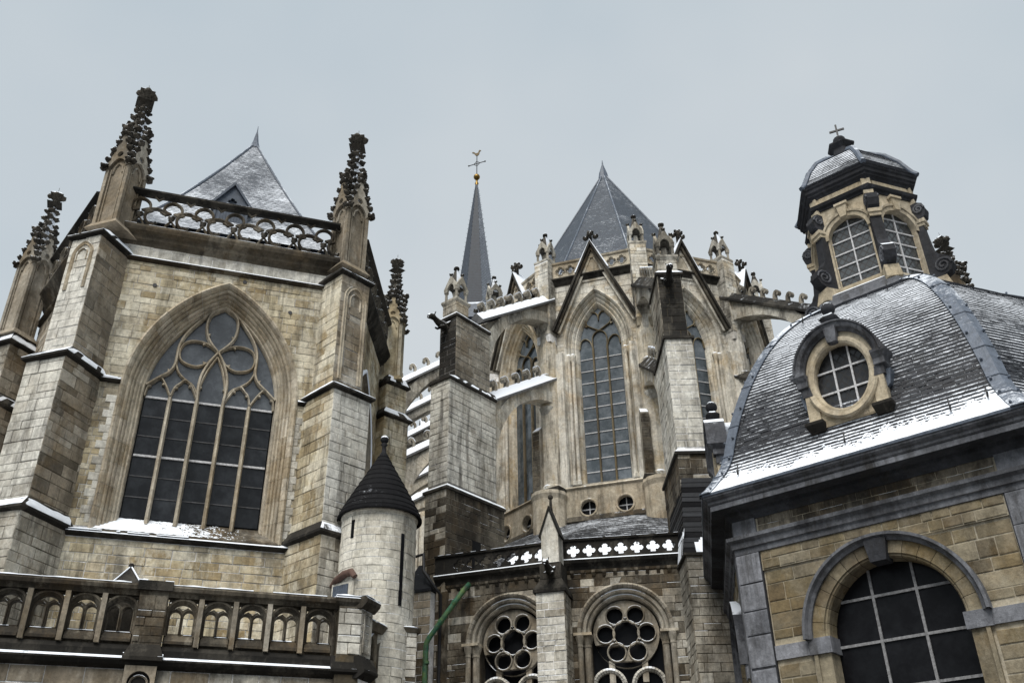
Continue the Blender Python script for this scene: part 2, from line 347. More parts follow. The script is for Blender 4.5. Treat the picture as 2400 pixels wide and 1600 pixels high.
def pointed(uc, a, h, zs, zb, na=14, nj=0):
    """two-centred arch: half width a, rise h, springing zs, jamb bottom zb -> path_of(off)"""
    r = (a*a+h*h)/(2*a); k = r-a
    def f(off):
        ro = r+off; th = math.acos(max(-1, min(1, k/ro)))
        L = [(uc-a-off, zb+(zs-zb)*i/(nj+1)) for i in range(nj+1)]
        L += [(uc+k-ro*math.cos(th*i/na), zs+ro*math.sin(th*i/na)) for i in range(na+1)]
        Rr = [(2*uc-u, z) for u, z in reversed(L[:-1])]
        return L+Rr
    f.half = lambda z, off: (a+off if z <= zs else max(0.0, math.sqrt(max(0, (r+off)**2-(z-zs)**2))-k))
    f.top = lambda off: zs+math.sqrt((r+off)**2-k*k)
    return f
def roundarch(uc, a, zs, zb, na=24, nj=0):
    def f(off):
        L = [(uc-a-off, zb+(zs-zb)*i/(nj+1)) for i in range(nj+1)]
        return L+[(uc-(a+off)*math.cos(math.pi*i/na), zs+(a+off)*math.sin(math.pi*i/na)) for i in range(na+1)]+[(2*uc-u, z) for u, z in reversed(L)]
    f.half = lambda z, off: (a+off if z <= zs else math.sqrt(max(0, (a+off)**2-(z-zs)**2)))
    f.top = lambda off: zs+a+off
    return f
# ------------------------------------------------------------------ masonry
def proj(P):
    q = Vector(P)-Vector((0, 0, EYE)); d = q.dot(CF)
    if d <= .1: return None
    return (1200+FPX*q.dot(CR)/d, 800-FPX*q.dot(CU)/d, d)
def _stone_geo(du, dz, dep, bev):
    a, b_ = du/2, dz/2; i, j = max(a-bev, a*.6), max(b_-bev, b_*.6)
    o = [(-a, -b_), (a, -b_), (a, b_), (-a, b_)]; n_ = [(-i, -j), (i, -j), (i, j), (-i, j)]
    return o, n_, [(4+k, 4+(k+1) % 4, (k+1) % 4, k) for k in range(4)] + [(8, 9, 10, 11)] + [(4+k, 8+k, 8+(k+1) % 4, 4+(k+1) % 4) for k in range(4)]
_unit = {}
def unit_stone(mat):
    if mat not in _unit:
        o, n_, f = _stone_geo(1, 1, 1, .05)
        me = bpy.data.meshes.new('stone_block')
        me.from_pydata([(x, .3, z) for x, z in o]+[(x, -.7, z) for x, z in o]+[(x, -1, z) for x, z in n_], [], f)
        me.materials.append(MATS[mat]); _unit[mat] = me
    return _unit[mat]
def stones(t, part, fr, u0, u1, z0, z1, w, mat, ch=.26, lw=(.34, .75), block=None, proud=(.008, .03), gap=.013, seed=1, edge=None, skip=0.0):
    """courses of blocks on the plane w of frame fr; block(z0,z1) -> list of (u0,u1) kept free"""
    rg = random.Random(seed); z = z0
    mats = mat if isinstance(mat, (list, tuple)) else [mat]
    while z < z1-.05:
        h = min(ch*rg.choice((.72, .9, 1, 1.05, 1.3))*rg.uniform(.93, 1.07), z1-z)
        if z1-z-h < ch*.45: h = z1-z
        a, b_ = (u0, u1) if edge is None else edge(z+h/2)
        ints = [(a, b_, 0, 0)]
        if block:
            for q in block(z, z+h):
                q0, q1 = q[0], q[1]; q2, q3 = (q[2], q[3]) if len(q) > 2 else (q0, q1)
                ints = [k for i0, i1, l0, r0 in ints for k in (((i0, q0, l0, q2-q0) if q0 < i1 else (i0, i1, l0, r0)), ((q1, i1, q3-q1, r0) if q1 > i0 else (i0, i1, l0, r0))) if k[1]-k[0] > .04]
        for i0, i1, sl0, sr0 in ints:
            u = i0; first = True
            while u < i1-.02:
                L = rg.uniform(*lw)*rg.choice((.7, 1, 1, 1.25))*(rg.uniform(.4, 1) if first else 1); fst = first; first = False
                if i1-u-L < lw[0]*.6: L = i1-u
                if rg.random() >= skip:
                    last = u+L >= i1-.02
                    t.st.append((part, fr, u+gap/2, u+L-gap/2, z+gap/2, z+h-gap/2, w, rg.uniform(*proud), rg.choice(mats), (sl0 if fst else 0), (sr0 if last else 0)))
                u += L
        z += h
def finish_stones(limit=300):
    for t in THINGS:
        if not t.st: continue
        sc = []
        for i, s in enumerate(t.st):
            part, fr, a, b_, z0, z1, w, d, mt = s[:9]
            c = fr.p((a+b_)/2, w, (z0+z1)/2); pr = proj(c); v = -1
            if pr and -15 < pr[0] < 2415 and -15 < pr[1] < 1615:
                nx = Vector((fr.n[0], fr.n[1], 0)); q = (Vector((0, 0, EYE))-Vector(c)); fac = nx.dot(q)/q.length
                v = (b_-a)*(z1-z0)/pr[2]**2*fac
            if len(s) > 9 and (s[9] or s[10]): v = -1
            sc.append((v, i))
        sc.sort(reverse=True); ones = set(i for v, i in sc[:limit] if v > 0)
        mb = MB(); names = []; rs = random.Random(8)
        for i, S_ in enumerate(t.st):
            part, fr, a, b_, z0, z1, w, d, mt = S_[:9]; dl, dr = S_[9:11] if len(S_) > 9 else (0, 0)
            if i in ones:
                o = bpy.data.objects.new('stone_block', unit_stone(mt)); col.objects.link(o); o.parent = part
                o.location = Vector(fr.p((a+b_)/2, w, (z0+z1)/2))-t.loc; o.rotation_euler = (R_(rs.uniform(-.8, .8)), R_(rs.uniform(-.5, .5)), R_(90-fr.az+rs.uniform(-.9, .9))); o.scale = ((b_-a)*rs.uniform(.975, 1), d, (z1-z0)*rs.uniform(.93, 1))
            else:
                if mt not in names: names.append(mt)
                mb.m = names.index(mt); o, n_, f = _stone_geo(b_-a, z1-z0, d, .012); uc, zc = (a+b_)/2, (z0+z1)/2
                sk = lambda x, y: uc+x+((dl if x < 0 else dr) if y > 0 else 0)
                mb.add([fr.p(sk(x, y), w-.01, zc+y) for x, y in o]+[fr.p(sk(x, y), w+d*.7, zc+y) for x, y in o]+[fr.p(sk(x, y), w+d, zc+y) for x, y in n_], f)
        if mb.v: mb.build('masonry', names, t, kind='stuff')
def wbox(t, name, mat, fr, u0, u1, w0, w1, z0, z1, parent=None):
    mb = MB(); mb.box(fr, u0, u1, w0, w1, z0, z1); return mb.build(name, mat, t, parent)
def ablock(uc, a, off):
    def f(z0, z1):
        h0, h1 = a.half(z0, off), a.half(z1, off)
        return [(uc-h0, uc+h0, uc-h1, uc+h1)] if h0 > .02 else []
    return f
def snow_strip(t, fr, u0, u1, w0, w1, z, th=.05, parent=None, slope=0.0, seed=0, name='snow', ml=0.0, mr=0.0):
    """bumpy layer of snow on a ledge; slope = rise from w1 to w0"""
    nu = max(2, int(abs(u1-u0)/.09)); nw = max(3, int(abs(w1-w0)/.08)); vs = []; rg = random.Random(seed)
    for i in range(nu+1):
        for j in range(nw+1):
            f = j/nw; ua, ub = u0+ml*(1-f), u1-mr*(1-f); u = ua+(ub-ua)*i/nu; ed = .35 if (i in (0, nu) or j in (0, nw)) else 1
            wj = w0+(w1-w0)*f
            if j == nw: wj += .02*mnoise.noise(Vector((u*4, seed, 0)))
            zz = z+slope*(1-f)+th*ed*(.8+.8*mnoise.noise(Vector((u*3.1, wj*3.1+seed, z))))
            vs.append(fr.p(u, wj, zz))
    k = len(vs); fs = [(i*(nw+1)+j, (i+1)*(nw+1)+j, (i+1)*(nw+1)+j+1, i*(nw+1)+j+1) for i in range(nu) for j in range(nw) if not (j >= nw-2 and mnoise.noise(Vector((i*.31, seed*3.7, z))) < -.22)]
    vs += [fr.p(u0+(u1-u0)*i/nu, w1, z-.004) for i in range(nu+1)]
    fs += [(i*(nw+1)+nw, (i+1)*(nw+1)+nw, k+i+1, k+i) for i in range(nu) if mnoise.noise(Vector((i*.31, seed*3.7, z))) >= -.22]
    mb = MB(); mb.add(vs, fs); return mb.build(name, 'snow', t, parent, kind='stuff', smooth=True)
# ------------------------------------------------------------------ shared ornaments
def _shared(name, mb, mat, smooth=True):
    me = mb.mesh(name, mat, (0, 0, 0), smooth); return me
def crocket_mesh(mat, seed):
    mb = MB(); rg = random.Random(seed)
    mb.ball((0, 0, 0), .5, 8, .8, .5)
    for k in range(4):
        a = k*1.6+rg.random(); mb.ball((.38*math.cos(a), .38*math.sin(a), .12+.2*rg.random()), .26, 6, .8, .5)
    return _shared('crocket', mb, mat)
CROCK = [crocket_mesh('stone_crocket', i) for i in range(3)]
def put(t, parent, name, me, loc, sc, rot=(0, 0, 0)):
    o = bpy.data.objects.new(name, me); col.objects.link(o); o.parent = parent
    o.location = Vector(loc)-t.loc; o.scale = sc if hasattr(sc, '__len__') else (sc,)*3; o.rotation_euler = rot
    return o
def pinnacle(t, x, y, az, z0, zg, zt, h=.4, mat='stone_brown', snow=True):
    """tall crocketed pinnacle: panelled shaft z0..zg, four gablets, spirelet up to zt"""
    fr = Fr(x, y, az); k = h/.4; mb = MB()
    mb.frust(fr, (-h*1.3, h*1.3, -h*1.3, h*1.3), z0-.12, (-h, h, -h, h), z0+.1)
    mb.box(fr, -h*.82, h*.82, -h*.82, h*.82, z0, zg+.5)
    for su in (-1, 1):
        for sw in (-1, 1): mb.box(fr, *(sorted((su*h*.72, su*h))), *(sorted((sw*h*.72, sw*h))), z0+.05, zg+.15)
    main = mb.build('pinnacle', mat, t)
    gb = MB(); ga = zg+1.38*k
    for q in range(4):
        f2 = Fr(x, y, az+90*q)
        ap = pointed(0, h*.7, h*.9, zg-.1, zg-.75*k, 6)
        gb.plate(f2, [(-h*1.15, zg-.05), (-h*.72, zg-.05)] + ap(0)[1:-1] + [(h*.72, zg-.05), (h*1.15, zg-.05), (h*.55, zg+.55*k), (0, ga), (-h*.55, zg+.55*k)], [circ(0, zg+.42*k, h*.26, 10)], h*.86, h*1.06)
        for s in (-1, 1): gb.ribbon(f2, [(s*h*.42, zg-.25*k), (s*h*.3, zg-.02*k), (s*h*.06, zg+.1*k)], .06*k, h*.8, h*.95)
        for s in (-1, 1): gb.box(f2, *(sorted((s*h*.5, s*h*.6))), h*.8, h*.93, z0+.1, zg-.1)
    gb.build('gablet', mat, t, main)
    sp = MB(); zb = zg+.3*k; sp.frust(fr, (-h*.72, h*.72, -h*.72, h*.72), zb, (-.055*k, .055*k, -.055*k, .055*k), zt-.62*k)
    sp.build('spirelet', 'stone_spirelet', t, main)
    fb = MB(); f45 = Fr(x, y, az+45)
    fb.frust(f45, (-.08*k, .08*k, -.08*k, .08*k), zt-.74*k, (-.25*k, .25*k, -.25*k, .25*k), zt-.6*k); fb.frust(f45, (-.25*k, .25*k, -.25*k, .25*k), zt-.6*k, (-.1*k, .1*k, -.1*k, .1*k), zt-.52*k)
    fb.box(fr, -.065*k, .065*k, -.065*k, .065*k, zt-.55*k, zt-.1*k)
    fb.frust(f45, (-.1*k, .1*k, -.1*k, .1*k), zt-.36*k, (-.22*k, .22*k, -.22*k, .22*k), zt-.18*k); fb.frust(f45, (-.22*k, .22*k, -.22*k, .22*k), zt-.18*k, (-.06*k, .06*k, -.06*k, .06*k), zt-.02*k)
    for q in range(4):
        e = d2(az+90*q+45); fb.ball((x+e[0]*.2*k, y+e[1]*.2*k, zt-.24*k), .12*k, 7, .9, .6)
        e = d2(az+90*q); fb.ball((x+e[0]*.15*k, y+e[1]*.15*k, zt-.22*k), .1*k, 7, .9, .6)
    fb.tube([(x, y, zt-.05), (x, y, zt+.2)], .008, 4)
    fb.build('finial', 'stone_crocket', t, main)
    rg = random.Random(int(x*100)); H = (zt-.62*k)-zb
    for q in range(4):
        e = Fr(x, y, az+90*q)
        for i in range(6):
            f = .25+.62*i/5; r = (h*.72*(1-f)+.055*k*f)*.95+.022*k
            put(t, main, 'crocket', CROCK[i % 3], e.p(r, r, zb+H*f), (.23*k, .23*k, .17*k), (0, 0, rg.random()*6))
        for s in (-1, 1):
            for i in range(5):
                f = i/4.6; cu = s*(h*1.18*(1-f)**1.15+.02); put(t, main, 'crocket', CROCK[(i+1) % 3], e.p(cu, h*1.0, zg+.02+(ga-zg)*f), (.2*k, .2*k, .18*k), (0, 0, rg.random()*6))
        put(t, main, 'crocket', CROCK[0], e.p(0, h*1.0, ga+.05), (.3*k, .3*k, .28*k))
    return main
def aedicule(t, parent, x, y, az, z0, s=1.0, mat='stone_grey', snow='stone_spirelet'):
    """small open canopy on four colonnettes with gablets, pyramid and ball"""
    fr = Fr(x, y, az); h = .34*s; mb = MB()
    mb.box(fr, -h*1.25, h*1.25, -h*1.25, h*1.25, z0-.09*s, z0); mb.frust(fr, (-h*1.1, h*1.1, -h*1.1, h*1.1), z0-.2*s, (-h*1.25, h*1.25, -h*1.25, h*1.25), z0-.09*s)
    mb.box(fr, -h*.25, h*.25, -h*.25, h*.25, z0, z0+.55*s)
    for q in range(4):
        f2 = Fr(x, y, az+90*q); ap = pointed(0, h*.52, h*.75, z0+.55*s, z0+.45*s, 5)
        mb.plate(f2, [(-h, z0+.45*s)]+ap(0)+[(h, z0+.45*s), (h*1.08, z0+.62*s), (0, z0+1.2*s), (-h*1.08, z0+.62*s)], [], h*.72, h*1.02)
    main = mb.build('pinnacle', mat, t, parent)
    if parent is None: sub = main
    else: sub = parent
    cb = []
    for su in (-1, 1):
        for sw in (-1, 1):
            c = MB(); q = fr.p(su*h*.82, sw*h*.82, 0)
            c.lathe(q, [(h*.27, z0), (h*.27, z0+.05*s), (h*.17, z0+.09*s), (h*.16, z0+.38*s), (h*.27, z0+.45*s), (h*.27, z0+.47*s)], 8); c.build('column', mat, t, sub)
    sp = MB(); sp.frust(fr, (-h*.78, h*.78, -h*.78, h*.78), z0+.68*s, (-h*.17, h*.17, -h*.17, h*.17), z0+1.62*s); sp.build('spirelet', snow, t, sub)
    bb = MB(); bb.ball((x, y, z0+1.7*s), .13*s, 10, .9, .25); bb.build('ball_finial', 'stone_sooty', t, sub, smooth=True)
    for q in range(4):
        f2 = Fr(x, y, az+90*q); put(t, sub, 'crocket', CROCK[q % 3], f2.p(0, h*.95, z0+1.24*s), .14*s)
    return main
def hook_mesh(mat):
    """hooked coping crocket, 1 unit high, curling towards +x, about .55 thick"""
    fr = Fr(0, 0, 90); mb = MB()
    pts = [(-.3, -.15), (-.34, .3), (-.26, .66), (-.04, .92), (.26, .96), (.5, .8), (.54, .56), (.4, .4), (.2, .42), (.14, .56), (.24, .62), (.22, .72), (.08, .72), (-.02, .56), (-.04, .25), (.12, -.15)]
    mb.plate(fr, pts, [], -.3, .3); return _shared('hook_crocket', mb, mat, False)
HOOK = {k: hook_mesh(k) for k in ('stone_pier', 'stone_sooty')}
def hook_snow():
    fr = Fr(0, 0, 90); mb = MB(); mb.plate(fr, [(-.34, .56), (-.3, .74), (-.06, 1.0), (.28, 1.03), (.54, .84), (.5, .78), (.26, .94), (-.04, .9), (-.26, .64)], [], -.28, .28); return _shared('snow', mb, 'snow', False)
HOOKS = hook_snow()

# ------------------------------------------------------------------ ground
mb = MB(); mb.add([(-900, -900, 0), (900, -900, 0), (900, 900, 0), (-900, 900, 0)], [(0, 1, 2, 3)])
me = mb.mesh('ground', 'ground_paving', (0, 0, 0)); g = bpy.data.objects.new('ground', me); col.objects.link(g); g['kind'] = 'structure'

# ------------------------------------------------------------------ tall chapel with the great window
FL = Fr(-8.293, 24.642, 71.7)
T = Thing('apse_chapel', 'tall cream stone Gothic chapel with a five-light traceried window and openwork parapet', 'chapel', FL.p(-.7, -3, 0))
UC = -.6
arch = pointed(UC, 1.88, 3.3, 14.5, 10.2, 16, 12)
wall = MB(); wall.plate(FL, rect(-4.6, 3.2, 0, 19.9), [arch(.5)], -.9, 0); WALL = wall.build('wall', 'mortar_dark', T)
blk = ablock(UC, arch, .55)
stones(T, WALL, FL, -3.75, 2.35, 10.3, 18.78, 0, 'stone_cream', .235, (.3, .68), blk, seed=3)
stones(T, WALL, FL, -3.75, 2.2, 0.3, 10.0, 0, 'stone_cream', .25, (.35, .75), seed=4)
stones(T, WALL, FL, -3.75, 2.35, 18.98, 19.42, 0, 'stone_pale', .235, (.35, .7), seed=5, proud=(.004, .018))
# quoins beside the jambs
for z in range(int((14.2-10.4)/.235)):
    z_ = 10.4+z*.235
    for s in (-1, 1):
        L = .28 if z % 2 else .14; a = UC+s*2.5; T.st.append((WALL, FL, *sorted((a, a+s*L)), z_+.005, z_+.229, .012, .025, 'stone_pale'))
for u, z in ((-2.75, 18.0), (1.35, 17.75), (-.15, 18.62)): mb = MB(); mb.plate(FL, circ(u, z, .065, 10), [], 0, .036); mb.build('putlog_hole', 'iron', T, WALL)
# archivolt mouldings of the great window
ar = MB()
ar.archsweep(FL, arch, [(.60, 0), (.62, .07), (.56, .11), (.50, .07), (.46, .0), (.44, -.05)], 30)
ar.archsweep(FL, arch, [(.44, -.05), (.40, -.02), (.36, -.06), (.345, -.15), (.30, -.12), (.27, -.17), (.255, -.25)], 26)
ar.archsweep(FL, arch, [(.255, -.25), (.21, -.22), (.18, -.27), (.165, -.34), (.12, -.32), (.09, -.37), (.075, -.44)], 22)
ARCH = ar.build('archivolt', 'stone_trim', T)
ar = MB(); ar.archsweep(FL, arch, [(.08, -.42), (.03, -.40), (0, -.46), (-.02, -.58), (-.02, -.66)], 0); ar.build('window_reveal', 'stone_trim', T)
WIN = MB(); WIN.plate(FL, arch(-.03), [], -.66, -.64); WIN = WIN.build('window', 'glass_black', T)
ZB = 10.82; RO_ = .615; LIT = [UC-1.88+.752*i for i in range(6)]
for i in range(1, 5):
    mb = MB(); u = LIT[i]; mb.ribbon(FL, [(u, ZB-.2), (u, 14.5)], .125, -.62, -.34, cham=.5); mb.build('mullion', 'stone_trim', T, WIN)
for i in range(5):
    a, b_ = LIT[i]+.06, LIT[i+1]-.06
    for r in range(6):
        mb = MB(); z0 = ZB+r*RO_; mb.box(FL, a, b_, -.60, -.585+.004*random.random(), z0+.015, z0+RO_-.015); mb.build('pane', 'glass_dark', T, WIN)
        mb = MB(); hi = r in (2, 5)
        mb.box(FL, a, b_, -.585, -.54 if hi else -.565, z0+RO_-(.03 if hi else .014), z0+RO_+(.03 if hi else .014)); br = mb.build('glazing_bar', 'bar_white' if hi else 'bar_dark', T, WIN)
tr = MB()
def mir(L): return [(-u, z) for u, z in L]
def smooth(P, n_=4):
    out = []
    for i in range(len(P)-1):
        p0, p1, p2, p3 = P[max(i-1, 0)], P[i], P[i+1], P[min(i+2, len(P)-1)]
        for k in range(n_):
            t_ = k/n_; out.append(tuple(.5*((2*p1[j])+(-p0[j]+p2[j])*t_+(2*p0[j]-5*p1[j]+4*p2[j]-p3[j])*t_*t_+(-p0[j]+3*p1[j]-3*p2[j]+p3[j])*t_**3) for j in (0, 1)))
    return out+[P[-1]]
TR = {'main': [(-.37, 14.49), (-.4, 14.98), (-.36, 15.43), (-.21, 15.87), (0, 16.23), (.23, 16.5), (.40, 16.79), (.46, 17.14), (.42, 17.47), (.25, 17.71), (0, 17.9)],
 'oval': [(0, 16.23), (-.16, 16.38), (-.43, 16.52), (-.76, 16.54), (-1.01, 16.42), (-1.11, 16.14), (-1.05, 15.86), (-.85, 15.72), (-.57, 15.68), (-.32, 15.8), (-.16, 16.0), (0, 16.23)],
 'outer': [(-1.86, 14.85), (-1.54, 15.15), (-1.29, 15.38), (-1.17, 15.65), (-1.16, 15.97), (-1.15, 16.27), (-1.07, 16.61), (-.88, 16.97), (-.56, 17.4), (-.33, 17.68)],
 'inner': [(-1.16, 15.72), (-1.04, 15.42), (-.82, 15.2), (-.56, 15.02), (-.41, 14.73)],
 'h1': [(-1.84, 14.5), (-1.80, 14.84), (-1.66, 15.01), (-1.50, 15.15), (-1.34, 14.97), (-1.15, 14.6)],
 'h2': [(-1.13, 14.6), (-1.06, 14.89), (-.95, 15.02), (-.80, 15.17), (-.60, 15.01), (-.40, 14.6)],
 'h3': [(-.36, 14.5), (-.37, 14.99), (-.23, 15.58), (0, 16.09)]}
for k, L in TR.items():
    for P in (L, mir(L)): tr.ribbon(FL, smooth([(UC+u, z) for u, z in P]), .10 if k in ('main', 'outer') else .075, -.6, -.40 if k in ('main', 'outer') else -.44, cham=.5)
def cusp(fr, u, z, a, s, w0=-.58, w1=-.45, B=None): B.plate(fr, [(u-s*.5*math.sin(a), z+s*.5*math.cos(a)), (u+s*.5*math.sin(a), z-s*.5*math.cos(a)), (u+s*math.cos(a), z+s*math.sin(a))], [], w0, w1)
def rib_cusp(P, i, tgt, s_=.11):
    (u, z), (x, y) = P[i], tgt; cusp(FL, UC+u, z, math.atan2(y-z, x-u), s_, B=tr)
for F in (lambda L: L, mir):
    g_ = lambda q: F([q])[0]
    for i in (2, 9): rib_cusp(F(TR['oval']), i, g_((-.7, 16.1)))
    rib_cusp(F(TR['main']), 6, g_((0, 17.1)))
    rib_cusp(F(TR['main']), 1, g_((0, 15.0)))
    for k in ('h1', 'h2'):
        c_ = sum(q[0] for q in TR[k])/len(TR[k])
        for i in (1, 4): rib_cusp(F(TR[k]), i, g_((c_, 14.85)), .1)
    rib_cusp(F(TR['outer']), 2, g_((-1.5, 15.7)))
tr.build('tracery', 'stone_trim', T, WIN)
gl = MB(); top = [q for q in arch(-.02) if q[1] >= 14.49]; gl.plate(FL, [(top[0][0], 14.5)]+top+[(top[-1][0], 14.5)], [], -.60, -.575); gl.build('pane', 'glass_tracery', T, WIN)
# sill, string courses, cornice
mb = MB(); mb.prof(FL, [(-.66, 10.84), (.1, 10.22), (.1, 10.06), (-.66, 10.06)], UC-2.45, UC+2.4); SILL = mb.build('sill', 'stone_dark_bare', T)
def sill_snow():
    mb = MB(); nu, nw = 220, 44; rg = random.Random(5); vs = []; fs = []
    for i in range(nu+1):
        for j in range(nw+1):
            u = UC-2.42+4.2*i/nu; f = j/nw; vs.append(FL.p(u, .1-.72*f, 10.225+.585*f+.012+.016*mnoise.noise(Vector((u*9, f*9, 0)))))
    for i in range(nu):
        for j in range(nw):
            x = i/nu; cov = 1.35-1.8*x+.25*(1-j/nw)+.55*mnoise.noise(Vector((i*.09, j*.16, 3)))+.6*mnoise.noise(Vector((i*.3, j*.7, 9)))+.4*mnoise.noise(Vector((i*.9, j*1.7, 2)))
            if cov > .35: fs.append((i*(nw+1)+j, (i+1)*(nw+1)+j, (i+1)*(nw+1)+j+1, i*(nw+1)+j+1))
    mb.add(vs, fs); mb.build('snow', 'snow', T, SILL, kind='stuff', smooth=True)
sill_snow()
STR = [(0, -.10), (.13, -.05), (.16, 0), (.10, .05), (0, .13)]
def string(t, fr, u0, u1, z, mat='stone_sooty', k=1.0, name='string_course', snow=True, parent=None):
    mb = MB(); mb.prof(fr, [(-.05, z-.10*k)]+[(w*k, z+h*k) for w, h in STR]+[(-.05, z+.13*k)], u0, u1); o = mb.build(name, mat, t, parent)
    if snow: snow_strip(t, fr, u0, u1, 0.0, .13*k, z+.05*k, .035*k, o, slope=.09*k, seed=int(u0*10+z))
    return o
string(T, FL, -3.7, 2.3, 18.87, 'stone_dark', snow=False)
string(T, FL, -3.65, UC-2.5, 14.62); string(T, FL, UC+2.5, 2.2, 14.62, snow=False)
string(T, FL, -3.6, 2.1, 10.12, snow=False)
snow_strip(T, FL, -3.55, -.1, -.02, .15, 10.18, .03, None, slope=.06, seed=8)
mb = MB(); mb.prof(FL, [(-.3, 19.36), (.02, 19.36), (.06, 19.46), (.16, 19.53), (.18, 19.64), (.32, 19.75), (.36, 19.86), (.36, 19.95), (-.3, 19.99)], -4.3, 2.75); CORN = mb.build('cornice', 'stone_dark', T)
snow_strip(T, FL, -4.25, 2.7, .0, .35, 19.955, .03, CORN, seed=2)
# openwork parapet
def parapet(t, fr, u0, u1, z0, z1, pitch, w, rail='stone_sooty'):
    P = MB(); P.prof(fr, [(w-.14, z1-.16), (w+.02, z1-.19), (w+.16, z1-.1), (w+.16, z1-.03), (w, z1), (w-.14, z1-.02)], u0, u1); main = P.build('parapet', rail, t)
    n_ = max(1, round((u1-u0)/pitch)); pt = (u1-u0)/n_; H = z1-.19-z0; zc = z0+H*.5
    for i in range(n_):
        c = u0+pt*(i+.5); B = MB(); r = H*.27
        def arc(cu, cz, rr, a0, a1, m_=10): return [(cu+rr*math.cos(R_(a0+(a1-a0)*k/m_)), cz+rr*math.sin(R_(a0+(a1-a0)*k/m_))) for k in range(m_+1)]
        zu, zl = z0+H*.66, z0+H*.36; dd = math.hypot(pt/2, zu-zl); r1 = dd*.46; r2 = dd*.54; an = math.degrees(math.atan2(zu-zl, pt/2))
        B.ribbon(fr, arc(c, zu, r1, -an, 180+an, 14), .085, w-.07, w+.06)
        for s in (-1, 1): B.ribbon(fr, arc(c+s*pt/2, zl, r2, (180-an) if s > 0 else an, 270, 9), .085, w-.07, w+.06)
        for s in (-1, 1):
            cusp(fr, c+s*pt*.5*(r1/dd), zu-(zu-zl)*(r1/dd), math.pi/2+s*math.pi/2, .2, w-.05, w+.05, B); cusp(fr, c+s*pt*.5*(r1/dd), zu-(zu-zl)*(r1/dd), math.pi/2-s*math.pi/2, .16, w-.05, w+.05, B)
        B.ribbon(fr, [(c-.2*pt, z0), (c-.12*pt, z0+.16*H), (c, z0+.3*H), (c+.12*pt, z0+.16*H), (c+.2*pt, z0)], .06, w-.06, w+.05)
        B.ribbon(fr, [(c+pt*.5-.13, z1-.17), (c+pt*.5, z1-.3), (c+pt*.5+.13, z1-.17)], .05, w-.05, w+.04)
        o = B.build('tracery_unit', 'stone_dark', t, main)
        put(t, main, 'crocket', CROCK[i % 3], fr.p(c, w, z0+.36*H), (.2, .15, .26)); put(t, main, 'crocket', CROCK[(i+1) % 3], fr.p(c+pt*.5, w, z0+.14), (.15, .13, .15))
    snow_strip(t, fr, u0, u1, w-.13, w+.12, z1-.012, .03, main, seed=int(z1))
    return main
parapet(T, FL, -4.1, 2.62, 19.98, 21.36, .94, .2)
# corner buttresses
def tiered(t, fr, tiers, ledge_h, mats, top, seed):
    """tiers [(u0,u1,wout,z0,z1)] bottom to top, sloping ledges between"""
    parts = []
    for i, (u0, u1, wo, z0, z1) in enumerate(tiers):
        mb = MB(); mb.box(fr, u0, u1, -2.6, wo, z0, z1); b_ = mb.build('buttress', 'mortar_dark', t); parts.append(b_)
        fr_l = fr.sub(u0, 0, fr.az+90); fr_r = fr.sub(u1, 0, fr.az-90)
        # front face, right face (u runs away from front), left face
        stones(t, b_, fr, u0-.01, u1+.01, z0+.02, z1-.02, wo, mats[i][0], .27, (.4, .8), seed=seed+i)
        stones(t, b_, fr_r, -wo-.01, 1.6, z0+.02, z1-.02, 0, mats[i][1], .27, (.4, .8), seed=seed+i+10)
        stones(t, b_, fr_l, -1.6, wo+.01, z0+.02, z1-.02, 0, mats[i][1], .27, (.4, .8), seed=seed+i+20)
        nx = tiers[i+1] if i+1 < len(tiers) else top
        L = MB(); e = .13
        L.frust(fr, (u0, u1, -1.5, wo), z1-.1, (u0-e, u1+e, -1.5, wo+e), z1-.02); L.box(fr, u0-e, u1+e, -1.5, wo+e, z1-.02, z1+.05)
        L.frust(fr, (u0-e, u1+e, -1.5, wo+e), z1+.05, (nx[0]-.02, nx[1]+.02, -1.5, nx[2]+.02), z1+.05+ledge_h)
        lo = L.build('ledge', 'stone_sooty', t, b_)
        snow_strip(t, fr, u0-e, u1+e, nx[2]+.03, wo+e, z1+.055, .025, lo, slope=ledge_h*.92, seed=seed, ml=nx[0]-u0+e, mr=u1+e-nx[1])
        fs_ = fr.sub(u1+e, 0, fr.az-90)
        snow_strip(t, fs_, -wo-e+.02, 1.2, -(u1+e-nx[1])+.02, 0, z1+.055, .025, lo, slope=ledge_h*.92, seed=seed+1, ml=wo+e-nx[2])
    return parts
FLB = Fr(*FL.p(-3.67, 0, 0)[:2], 106.5)
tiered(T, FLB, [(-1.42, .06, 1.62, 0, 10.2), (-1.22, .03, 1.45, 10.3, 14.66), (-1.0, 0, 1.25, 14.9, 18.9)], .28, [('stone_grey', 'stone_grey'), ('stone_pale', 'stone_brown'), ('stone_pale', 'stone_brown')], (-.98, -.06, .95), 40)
q = FLB.p(-.4, .48, 0); pinnacle(T, q[0], q[1], 106.5, 19.6, 21.9, 25.65, .44)
mb = MB(); ap = pointed(-.5, .3, .42, 18.2, 17.0, 8); mb.archsweep(FLB, ap, [(.08, 1.25), (.06, 1.31), (0, 1.28), (-.03, 1.3), (-.06, 1.25)]); mb.archsweep(FLB, lambda o, c=pointed(-.5, .15, .2, 18.2, 18.0, 5): c(o), [(.05, 1.25), (.02, 1.31), (0, 1.25)]); mb.build('blind_arch', 'stone_trim', T)
FRB = Fr(*FL.p(2.27, 0, 0)[:2], 43)
tiered(T, FRB, [(-.2, 1.32, 1.5, 0, 10.25), (-.14, 1.18, 1.38, 10.35, 14.72), (0, 1.08, 1.05, 14.95, 19.0)], .28, [('stone_grey', 'stone_cream'), ('stone_pale', 'stone_cream'), ('stone_brown', 'stone_cream')], (.1, .98, .8), 70)
